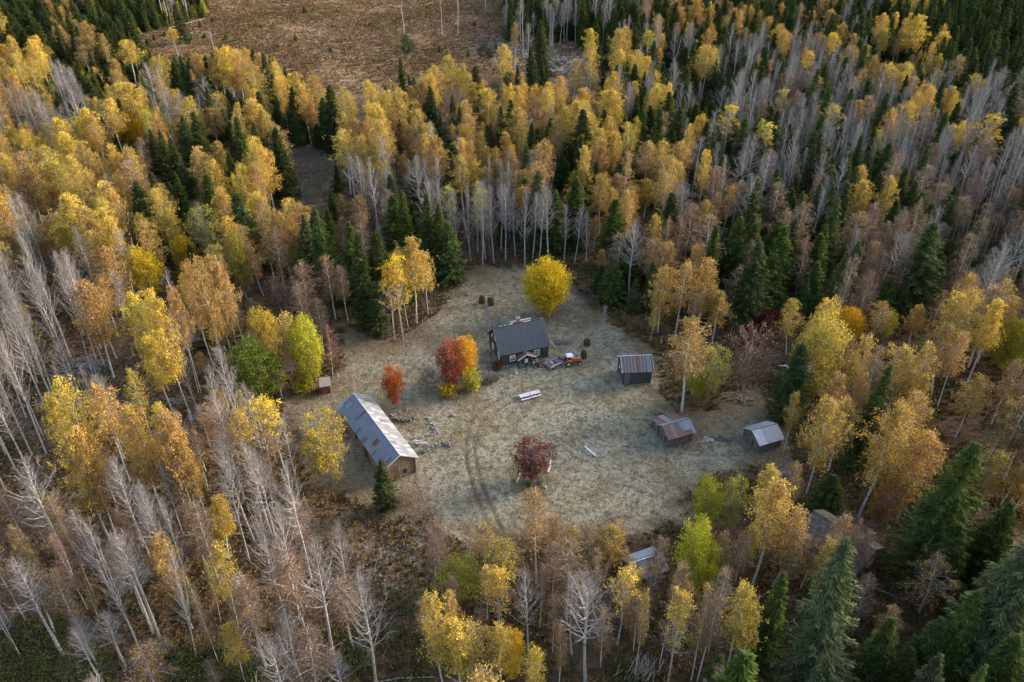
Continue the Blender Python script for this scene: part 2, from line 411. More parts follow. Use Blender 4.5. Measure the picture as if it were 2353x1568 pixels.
for (px, py, r) in ((1262, 722, 6.5), (1330, 745, 5), (1235, 745, 5), (950, 770, 6), (860, 790, 6), (1330, 640, 4), (1100, 625, 5), (1045, 905, 5), (1225, 1105, 4), (1570, 950, 6), (1640, 940, 8), (1720, 925, 8), (1790, 1070, 7), (925, 960, 5), (700, 905, 7), (1490, 800, 4), (1600, 985, 5), (1830, 1110, 6), (905, 1165, 7), (760, 1130, 9), (830, 1180, 8), (1560, 1005, 4)):
    c0 = at(px, py); lit = np.maximum(lit, np.clip(1.25 - np.hypot(GX - c0.x, GY - c0.y) / r + gw * .12, 0, 1))
inner = (GX > -290) & (GX < 350) & (GY > 30) & (GY < 510)
GZ = GZ - np.clip(1 - tr / .5, 0, 1) * .13 * zm + inner * (rngg.uniform(-.045, .045, GX.shape) + (1 - np.maximum(zm, zm2)) * rngg.uniform(-.14, .14, GX.shape))
ny, nx = GX.shape
me = bpy.data.meshes.new("ground")
me.vertices.add(nx * ny); me.vertices.foreach_set("co", np.stack([GX, GY, GZ], -1).astype(np.float32).ravel())
ii = np.arange(nx * ny, dtype=np.int32).reshape(ny, nx)
F = np.stack([ii[:-1, :-1], ii[:-1, 1:], ii[1:, 1:], ii[1:, :-1]], -1).reshape(-1, 4)
me.loops.add(F.size); me.loops.foreach_set("vertex_index", F.ravel())
me.polygons.add(len(F)); me.polygons.foreach_set("loop_start", np.arange(0, F.size, 4, dtype=np.int32)); me.polygons.foreach_set("loop_total", np.full(len(F), 4, np.int32))
me.polygons.foreach_set("use_smooth", np.ones(len(F), bool))
for nm, (a_, b_, c_) in (("zone_a", (np.maximum(zm, zm2 * .4), zc, zs)), ("zone_b", (zt, lit, zp))):
    q = me.attributes.new(nm, 'FLOAT_COLOR', 'POINT')
    q.data.foreach_set("color", np.stack([a_, b_, c_, np.ones_like(a_)], -1).astype(np.float32).ravel())
me.update(calc_edges=True)
ground = bpy.data.objects.new("ground", me); COL.objects.link(ground)
tag(ground, "frosty clearing grass, brown woodland floor and tan clear cut", None, None, "structure")
k = NT("ground_cover"); v = k.coords()
sa = k.n("ShaderNodeSeparateColor"); k.l(k.attr("zone_a"), sa.inputs[0]); sb = k.n("ShaderNodeSeparateColor"); k.l(k.attr("zone_b"), sb.inputs[0])
nA, nB, nC, nD, nE = k.noise(v, .055, 4), k.noise(v, .32, 5), k.noise(v, 1.3, 5), k.noise(v, 4.5, 4, .7), k.noise(k.mapv(v, (1, 1, 1), (0, 0, .9)), .13, 6, .7)
# woodland floor: brown litter, dark moss, bracken
fl = k.mix(k.ramp(nC, [(.33, 0.), (.68, 1.)]), (.034, .021, .014), (.135, .078, .048))
fl = k.mix(k.ramp(nB, [(.45, 0.), (.62, .7)]), fl, (.040, .045, .016))
fl = k.mix(k.ramp(nD, [(.52, 0.), (.74, .8)]), fl, (.23, .15, .085))
fl = k.mix(k.ramp(nE, [(.5, 0.), (.66, .6)]), fl, (.17, .12, .085))
# frosty meadow
nF = k.noise(k.mapv(v, (1, 1, 1), (0, 0, .4)), .62, 6, .75)
md = k.mix(k.ramp(nB, [(.3, 0.), (.7, 1.)]), (.285, .23, .13), (.40, .335, .222))
md = k.mix(k.ramp(nA, [(.40, 0.), (.60, .8)]), md, (.335, .30, .225))
md = k.mix(k.ramp(nE, [(.47, 0.), (.60, .9)]), md, (.220, .155, .078))
md = k.mix(k.ramp(nF, [(.50, 0.), (.62, .9)]), md, (.090, .078, .033))
md = k.mix(k.ramp(nC, [(.5, 0.), (.66, .75)]), md, (.105, .078, .038))
md = k.mix(k.ramp(nD, [(.5, 0.), (.75, .45)]), md, (.47, .425, .335))
md = k.mix(k.ramp(nD, [(.28, .8), (.46, 0.)]), md, (.062, .055, .030))
# clear cut
nG = k.noise(k.mapv(v, (1, .45, 1), (0, 0, .5)), .035, 8, .7)
cc = k.mix(k.ramp(nE, [(.36, 0.), (.62, 1.)]), (.125, .055, .025), (.28, .155, .07))
cc = k.mix(k.ramp(nG, [(.52, 0.), (.66, .65)]), cc, (.34, .225, .115))
cc = k.mix(k.ramp(nG, [(.34, .9), (.46, 0.)]), cc, (.115, .046, .022))
cc = k.mix(k.ramp(k.noise(k.mapv(v, (.35, 1.3, 1), (0, 0, -.45)), .16, 7, .7), [(.54, 0.), (.64, .75)]), cc, (.38, .32, .26)); cc = k.mix(k.ramp(nC, [(.5, 0.), (.68, .8)]), cc, (.065, .038, .022))
cc = k.mix(k.ramp(nD, [(.55, 0.), (.75, .5)]), cc, (.36, .28, .18)); cc = k.mix(k.math('MULTIPLY', sb.outputs[2], k.ramp(nC, [(.38, 0.), (.55, .9)])), cc, (.36, .33, .32)); cc = k.mix(k.ramp(nB, [(.55, 0.), (.66, .7)]), cc, (.065, .058, .022))
# scrub: frosted tussocks and brown heather
sc_ = k.mix(k.ramp(nC, [(.38, 0.), (.6, 1.)]), (.085, .06, .03), (.16, .14, .10)); sc_ = k.mix(k.ramp(nD, [(.5, 0.), (.68, .8)]), sc_, (.29, .28, .26)); sc_ = k.mix(k.ramp(nB, [(.48, 0.), (.66, .8)]), sc_, (.07, .07, .025))
pl = k.mix(k.ramp(nC, [(.35, 0.), (.65, 1.)]), (.10, .062, .042), (.21, .15, .11))
li = k.mix(k.ramp(nD, [(.35, 0.), (.68, 1.)]), (.075, .045, .022), (.24, .145, .07))
tk = k.mix(k.ramp(nC, [(.3, 0.), (.7, 1.)]), (.065, .046, .026), (.125, .09, .052))
c = k.mix(sb.outputs[2], fl, pl); c = k.mix(sa.outputs[2], c, sc_); c = k.mix(sa.outputs[1], c, cc); c = k.mix(sa.outputs[0], c, md)
c = k.mix(k.math('MULTIPLY', sb.outputs[1], k.ramp(nC, [(.3, .95), (.75, .4)])), c, li)
c = k.mix(k.math('MULTIPLY', sb.outputs[0], .9), c, tk)
hh = k.math('ADD', k.math('MULTIPLY', nC, .6), k.math('MULTIPLY', nD, .4))
me.materials.append(k.bsdf(c, .95, spec=.08, normal=k.bump(hh, 1.0, .35)))

# ------------------------------------------------------------------ tree shapes
def unit(a): return a / (np.linalg.norm(a, axis=-1, keepdims=True) + 1e-9)
def leaf_quads(mb, C, size, r, mi=0, hang=0.):
    n = len(C); A = unit(r.normal(size=(n, 3)) + np.array([0, 0, -hang])); B = unit(np.cross(A, r.normal(size=(n, 3))))
    s = size * r.uniform(.65, 1.35, (n, 1)); mb.quads(C, A * s, B * s * .72, mi)
def trunk_line(r, H, lean=.25, n=8):
    p = [np.array([0, 0, -.25])]; d = r.normal(0, lean, 2)
    for i in range(1, n + 1):
        t = i / n; p.append(np.array([d[0] * t * (1 + .6 * math.sin(t * 5)), d[1] * t * (1 + .6 * math.cos(t * 4)), H * t]))
    return p
def on_line(p, z, H): 
    n = len(p) - 1; t = min(max(z / H, 0), .999) * n; i = int(t); f = t - i
    return p[i] * (1 - f) + p[i + 1] * f

def birch(seed, H=20., Rm=3.0, hb=.34, nb=46, strands=8, per=22, leaf=.105, twigs=True, bare=0.):
    r = np.random.default_rng(seed); tk, cr = MB(), MB()
    p = trunk_line(r, H, .45); tk.tube(p, [.135 * (1 - i / (len(p) - 1)) ** .8 + .015 for i in range(len(p))], 6)
    C, P, Q, R0, R1 = [], [], [], [], []; az = r.uniform(0, 6)
    for i in range(nb):
        t = (i + r.uniform(0, 1)) / nb; zt = H * (hb + (.99 - hb) * t); az += 2.4 + r.normal(0, .35)
        prof = min(1, (t + .3) / .62) * (1 - t) ** .45 + .07
        L = Rm * prof * r.uniform(.55, 1.2) * (1 + .3 * math.sin(az * 2 + t * 7 + seed)); e = np.array([math.cos(az), math.sin(az), 0])
        z0 = max(zt - L * .75, H * .2); a = on_line(p, z0, H); m = a + e * L * .5 + np.array([0, 0, L * .55]); b = a + e * L + np.array([0, 0, L * .62])
        tk.tube([a, m, b], [.038 * (1 - t * .6), .022, .009], 4, caps=False)
        for s in range(strands):
            f = r.uniform(.25, 1.05); q = (a * (1 - f) ** 2 + 2 * m * f * (1 - f) + b * f * f) + r.normal(0, .28 + .1 * prof, 3)
            hang = r.uniform(.5, 2.3) * (.5 + .6 * (1 - t)); k_ = max(3, int(per * r.uniform(.5, 1.3)))
            sway = r.normal(0, .22, 2); tt = np.linspace(0, 1, k_)[:, None]
            X = q + np.concatenate([sway * tt, -hang * tt], 1) + r.normal(0, .17, (k_, 3))
            if r.uniform() >= bare: C.append(X)
            if twigs:
                P.append(q); Q.append(q + np.array([sway[0], sway[1], -hang])); R0.append(.011); R1.append(.006)
                P.append((a + b) / 2 + r.normal(0, .1, 3)); Q.append(q); R0.append(.014); R1.append(.009)
            if bare > .3:
                for _ in range(3):
                    w = q + np.array([sway[0], sway[1], -hang]) * r.uniform(0, .6); P.append(w); Q.append(w + r.normal(0, .4, 3) + e * .3 + np.array([0, 0, -.2])); R0.append(.010); R1.append(.006)
    if C: leaf_quads(cr, np.concatenate(C), leaf, r, 0, .8)
    if P: cr.segs(P, Q, R0, R1, 1)
    return tk.mesh("birch_trunk", [M['birch_bark']]), cr.mesh("birch_crown", [M['leaf'], M['birch_twig']], lv=r), H, Rm

def aspen(seed, H=20., Rm=3.1, hb=.36, nb=40, leaves=0., twig='aspen_twig', barkm='aspen_bark', sec=5, ter=4, up=1.0, fork=False):
    r = np.random.default_rng(seed); tk, cr = MB(), MB()
    p = trunk_line(r, H, .5); tk.tube(p, [.14 * (1 - i / (len(p) - 1)) ** .75 + .016 for i in range(len(p))], 6)
    if fork:
        for q in range(2):
            a = on_line(p, H * r.uniform(.08, .3), H); e = unit(r.normal(size=3) * np.array([1, 1, 0])); tk.tube([a, a + e * 1.0 + [0, 0, H * .25], a + e * 1.6 + [0, 0, H * .62]], [.10, .07, .02], 5)
    P, Q, R0, R1, C = [], [], [], [], []; az = r.uniform(0, 6)
    def seg(a, b, r0, r1): P.append(a); Q.append(b); R0.append(r0); R1.append(r1)
    for i in range(nb):
        t = (i + r.uniform(0, 1)) / nb; az += 2.4 + r.normal(0, .4); z0 = H * (hb + (.97 - hb) * t ** 1.05)
        L = Rm * (min(1, (t + .35) / .5) * (1 - t) ** .42 + .12) * r.uniform(.6, 1.2); e = np.array([math.cos(az), math.sin(az), 0])
        el = (.75 + .5 * t) * up + r.normal(0, .12); a = on_line(p, z0, H); m = a + (e * math.cos(el) + np.array([0, 0, math.sin(el)])) * L * .55 + r.normal(0, .08, 3)
        el2 = el + .25; b = m + (e * math.cos(el2) + np.array([0, 0, math.sin(el2)])) * L * .6
        tk.tube([a, m, b], [.046 * (1 - t * .55), .03, .013], 4, caps=False)
        for s in range(sec):
            f = r.uniform(.15, 1.0); q = (a * (1 - f) ** 2 + 2 * m * f * (1 - f) + b * f * f)
            d = unit(unit(b - a) + r.normal(0, .55, 3) + np.array([0, 0, .15])); l2 = L * r.uniform(.22, .45) * (1.15 - f * .5); w = q + d * l2
            seg(q, w, .0165, .010)
            for u in range(ter):
                g = r.uniform(.2, 1.0); x = q * (1 - g) + w * g; d2 = unit(d + r.normal(0, .6, 3) + np.array([0, 0, .15])); y = x + d2 * r.uniform(.35, .85); seg(x, y, .0095, .006)
                if leaves and r.uniform() < leaves * (1.4 if t > .5 else .6): C.append(y + r.normal(0, .18, (12, 3)))
    cr.segs(P, Q, R0, R1, 0)
    if C: leaf_quads(cr, np.concatenate(C), .10, r, 1)
    return tk.mesh("aspen_trunk", [M[barkm]]), cr.mesh("aspen_crown", [M[twig], M['leaf']], lv=r), H, Rm

def spruce(seed, H=20., Rm=2.9, dens=1.0, hb=.04, ragged=.24, mossy=0.):
    r = np.random.default_rng(seed); tk, cr = MB(), MB()
    p = trunk_line(r, H, .12); tk.tube(p, [.24 * (1 - i / (len(p) - 1)) ** .9 + .015 for i in range(len(p))], 6)
    C, A, B, P, Q, R0, R1 = [], [], [], [], [], [], []; z = H * hb; az = r.uniform(0, 6)
    while z < H * .985:
        t = z / H; prof = (1 - t) ** .82 * (.55 + .45 * min(1, t / .16)) + .02
        nbr = int((8 if t < .7 else 6) * dens + .5); rr = Rm * prof
        for j in range(nbr):
            az += 6.283 / nbr + r.normal(0, .25); L = rr * r.uniform(max(.25, 1 - ragged * 2.2), 1 + ragged) * (1 + .12 * math.sin(az * 2 + z * 1.1 + seed)); e = np.array([math.cos(az), math.sin(az), 0]); sd = np.array([-e[1], e[0], 0])
            a = on_line(p, z + r.uniform(-.15, .15), H); droop = (.42 - .55 * t) * L; k_ = max(3, int(L / .34) + 1)
            for f in np.linspace(.15, 1, int(k_ * 1.4)):
                q = a + e * L * f + np.array([0, 0, -droop * math.sin(f * 2.0) + .05 * L * f * f])
                wd = (.18 + .34 * (1 - f)) * min(1, L) * r.uniform(.8, 1.2) + .07
                for sg in (-1, 1):
                    d = unit(e * .75 + sd * sg * r.uniform(.35, 1.0) + np.array([0, 0, -r.uniform(.15, .6)])); ln = wd * 1.35
                    C.append(q + d * ln * .55 + r.normal(0, .04, 3)); A.append(d * ln); B.append(unit(np.cross(d, np.array([0, 0, 1.]) + r.normal(0, .5, 3))) * (.065 + .04 * r.uniform()))
                C.append(q + r.normal(0, .04, 3)); A.append(unit(e + [0, 0, .1 - .5 * (1 - t)]) * .30); B.append(sd * .08 + r.normal(0, .02, 3))
                if r.uniform() < .35 + mossy: C.append(q + [0, 0, -.25]); A.append(np.array([0, 0, -.32]) + r.normal(0, .06, 3)); B.append(unit(sd + r.normal(0, .4, 3)) * .09)
            P.append(a); Q.append(a + e * L * .8 + np.array([0, 0, -droop * .9])); R0.append(.03); R1.append(.012)
        z += (.30 + .24 * (1 - t)) / max(.6, dens ** .5)
    if hb > .06:
        for _ in range(40):
            a = on_line(p, H * r.uniform(.03, hb), H); e = unit(r.normal(size=3) * [1, 1, .25]); P.append(a); Q.append(a + e * r.uniform(.6, 2.2)); R0.append(.022); R1.append(.01)
    cr.quads(C, A, B, 0); cr.segs(P, Q, R0, R1, 1)
    return tk.mesh("spruce_trunk", [M['spruce_bark']]), cr.mesh("spruce_crown", [M['needle'], M['grey_twig']], lv=r), H, Rm

def roundtree(seed, H=10., Rm=4., zb=.1, clumps=300, per=22, leaf=.17, csz=.42, dome=1., stems=3, barkm='grey_bark', gap=0., lm='leaf', top=False, twig=0, tm='grey_twig'):
    """broad crown: leaf clumps spread through an uneven ellipsoid on several limbs"""
    r = np.random.default_rng(seed); tk, cr = MB(), MB()
    zc_, hh = H * (zb + 1) / 2, H * (1 - zb) / 2; bl = r.normal(size=(7, 3)); bl = unit(bl)
    cs = []
    while len(cs) < clumps:
        d = unit(r.normal(size=3)); q = r.uniform(0, 1) ** (.42 if not gap else .34); k_ = 1 + .22 * max((d * b).sum() for b in bl) ** 3 - .12
        if gap and math.sin(d[0] * 5 + seed) * math.cos(d[2] * 6 + d[1] * 4) > 1 - gap * 1.6: continue
        w = (1 - .25 * max(0, -d[2])) if dome else 1
        cs.append(np.array([d[0] * Rm * q * k_ * w, d[1] * Rm * q * k_ * w, zc_ + d[2] * hh * q * k_]))
    cs = np.array(cs)
    for s in range(stems):
        e = unit(r.normal(size=3) * [1, 1, 0]); a = np.array([e[0] * .15, e[1] * .15, -.2]); b = a + e * Rm * .18 * min(1, stems - 1) + [0, 0, H * .4]; c_ = b + e * Rm * .2 + [0, 0, H * .42]
        tk.tube([a, b, c_], [.17 if stems < 3 else .1, .08, .015], 5)
        for _ in range(9):
            x = cs[r.integers(len(cs))]; f = r.uniform(.25, .8); y = a * (1 - f) + b * f if r.uniform() < .5 else b * (1 - f) + c_ * f; tk.tube([y, (x + y) / 2 + [0, 0, .3], x], [.045, .028, .01], 4, caps=False)
    if twig:
        idx = r.integers(0, len(cs), twig); P = cs[idx] + r.normal(0, .2, (twig, 3)); P2 = P * [.75, .75, 1] + [0, 0, -H * .06]; cr.segs(P2, P, np.full(twig, .022), np.full(twig, .011), 1)
        P3 = P + r.normal(0, .5, (twig, 3)); cr.segs(P, P3, np.full(twig, .013), np.full(twig, .008), 1)
    if per:
        C = (cs[:, None] + r.normal(0, csz, (len(cs), per, 3)) * [1, 1, .75]).reshape(-1, 3); leaf_quads(cr, C, leaf, r, 0, .3)
    return tk.mesh("tree_trunk", [M[barkm]]), cr.mesh("tree_crown", [M[lm], M[tm]], lv=r), H, Rm

def reach(p):
    t_, c_, H_, R_ = p; n = len(c_.vertices); co = np.empty(n * 3, np.float32); c_.vertices.foreach_get('co', co); co = co.reshape(-1, 3)
    return t_, c_, float(np.percentile(co[:, 2], 99.8)), float(np.percentile(np.hypot(co[:, 0], co[:, 1]), 96))
PROTO = {
    'birch': [birch(10 + i, hb=h, Rm=w, per=p) for i, (h, w, p) in enumerate(((.46, 3., 20), (.5, 2.6, 17), (.42, 3.4, 18), (.46, 2.9, 12), (.55, 3., 17), (.44, 2.5, 20), (.48, 2.9, 8), (.5, 3.3, 14)))],
    'thin': [birch(40 + i, hb=h, Rm=w, per=13, bare=b, leaf=.095) for i, (h, w, b) in enumerate(((.4, 2.7, .35), (.35, 3., .5), (.5, 2.5, .45), (.42, 2.8, .6)))],
    'aspen': [aspen(60 + i, hb=h, Rm=w, fork=fk) for i, (h, w, fk) in enumerate(((.36, 3.1, 0), (.45, 2.8, 0), (.3, 3.4, 1), (.4, 2.9, 0), (.5, 2.7, 0)))],
    'aspenleaf': [aspen(80, leaves=.22), aspen(81, leaves=.13, hb=.42)],
    'spruce': [spruce(100, Rm=2.7), spruce(101, Rm=3.1, ragged=.22), spruce(102, Rm=2.4, dens=.9), spruce(103, Rm=2.9, dens=1.1), spruce(104, Rm=3.3, ragged=.25, hb=.08)],
    'oldspruce': [spruce(110, H=24, Rm=4.0, ragged=.3, hb=.2, mossy=.35), spruce(111, H=24, Rm=4.4, ragged=.32, hb=.12, mossy=.4)],
    'young': [spruce(120, H=7, Rm=1.7, hb=.03), spruce(121, H=7, Rm=1.5, hb=.03, ragged=.2)],
    'round': [roundtree(130, clumps=480, per=44, leaf=.115), roundtree(131, clumps=380, per=38, leaf=.115, gap=.2), roundtree(132, clumps=300, per=34, leaf=.11, gap=.35, csz=.36, twig=160)],
    'tall': [roundtree(140, H=12, Rm=3.4, clumps=340, per=36, leaf=.115, gap=.2, stems=2), roundtree(141, H=12, Rm=3.4, clumps=260, per=32, leaf=.11, gap=.4, twig=200), roundtree(142, H=12, Rm=3.4, clumps=150, per=26, leaf=.11, gap=.45, csz=.36, stems=4, twig=600)],
    'rowan': [roundtree(150, H=6, Rm=2.4, clumps=210, per=34, leaf=.085, csz=.27, zb=.12, gap=.15), roundtree(151, H=6, Rm=2.4, clumps=170, per=26, leaf=.09, csz=.28, gap=.3, stems=6, twig=420)],
    'barerowan': [roundtree(155, H=11, Rm=4.2, zb=.15, clumps=220, per=2, leaf=.14, stems=2, twig=900, tm='birch_twig', barkm='grey_bark')],
    'pine': [roundtree(160, H=16, Rm=3., zb=.52, clumps=90, per=34, leaf=.15, csz=.5, stems=1, barkm='pine_bark', lm='needle', gap=.3)],
    'shrub': [roundtree(170, H=1.8, Rm=1.5, zb=.02, clumps=70, per=18, leaf=.10, csz=.22, stems=4), roundtree(171, H=2.2, Rm=1.5, zb=.02, clumps=30, per=8, leaf=.10, csz=.2, stems=6, twig=160)],
    'pole': [aspen(180, hb=.75, nb=14, Rm=1.5, sec=4, ter=3), aspen(181, hb=.6, nb=12, Rm=1.2, sec=3, ter=2)],
}
PROTO = {k_: [reach(p) for p in v_] for k_, v_ in PROTO.items()}
print({k_: [(round(p[2], 1), round(p[3], 1), len(p[1].polygons)) for p in v_] for k_, v_ in PROTO.items()})
TINT = {'Y': (.66, .485, .10), 'O': (.515, .34, .105), 'R': (.32, .225, .13), 'G': (.36, .34, .07), 'E': (.21, .25, .05), 'S': (.076, .100, .035), 'D': (.095, .112, .05), 'P': (.065, .085, .045), 'K': (.105, .125, .042),
        'U': (.66, .445, .035), 'A': (.42, .20, .06), 'Q': (.29, .085, .045), 'C': (.60, .34, .04), 'V': (.13, .03, .03), 'B': (.56, .44, .10), 'L': (.42, .40, .05), 'W': (.16, .085, .03), 'F': (.46, .135, .04), 'N': (.225, .06, .042)}
KIND = {'birch': ('birch_tree', 'birch'), 'thin': ('birch_tree', 'birch'), 'aspen': ('aspen_tree', 'aspen'), 'aspenleaf': ('aspen_tree', 'aspen'), 'spruce': ('spruce_tree', 'spruce'), 'oldspruce': ('spruce_tree', 'spruce'), 'young': ('spruce_tree', 'spruce'),
        'round': ('broadleaf_tree', 'tree'), 'tall': ('broadleaf_tree', 'tree'), 'rowan': ('rowan_tree', 'rowan'), 'barerowan': ('rowan_tree', 'rowan'), 'pine': ('pine_tree', 'pine'), 'shrub': ('shrub', 'shrub'), 'pole': ('aspen_tree', 'aspen')}
LOOK = {'Y': 'golden', 'O': 'tan orange', 'R': 'thin brown', 'G': 'yellow green', 'E': 'green', 'S': 'dark green', 'D': 'grey green', 'P': 'blue green', 'K': 'small green', 'U': 'bright yellow', 'A': 'orange', 'Q': 'red', 'C': 'yellow orange', 'V': 'dark red', 'B': 'bare', 'L': 'lime yellow', 'W': 'brown', 'F': 'orange red', 'N': 'maroon'}
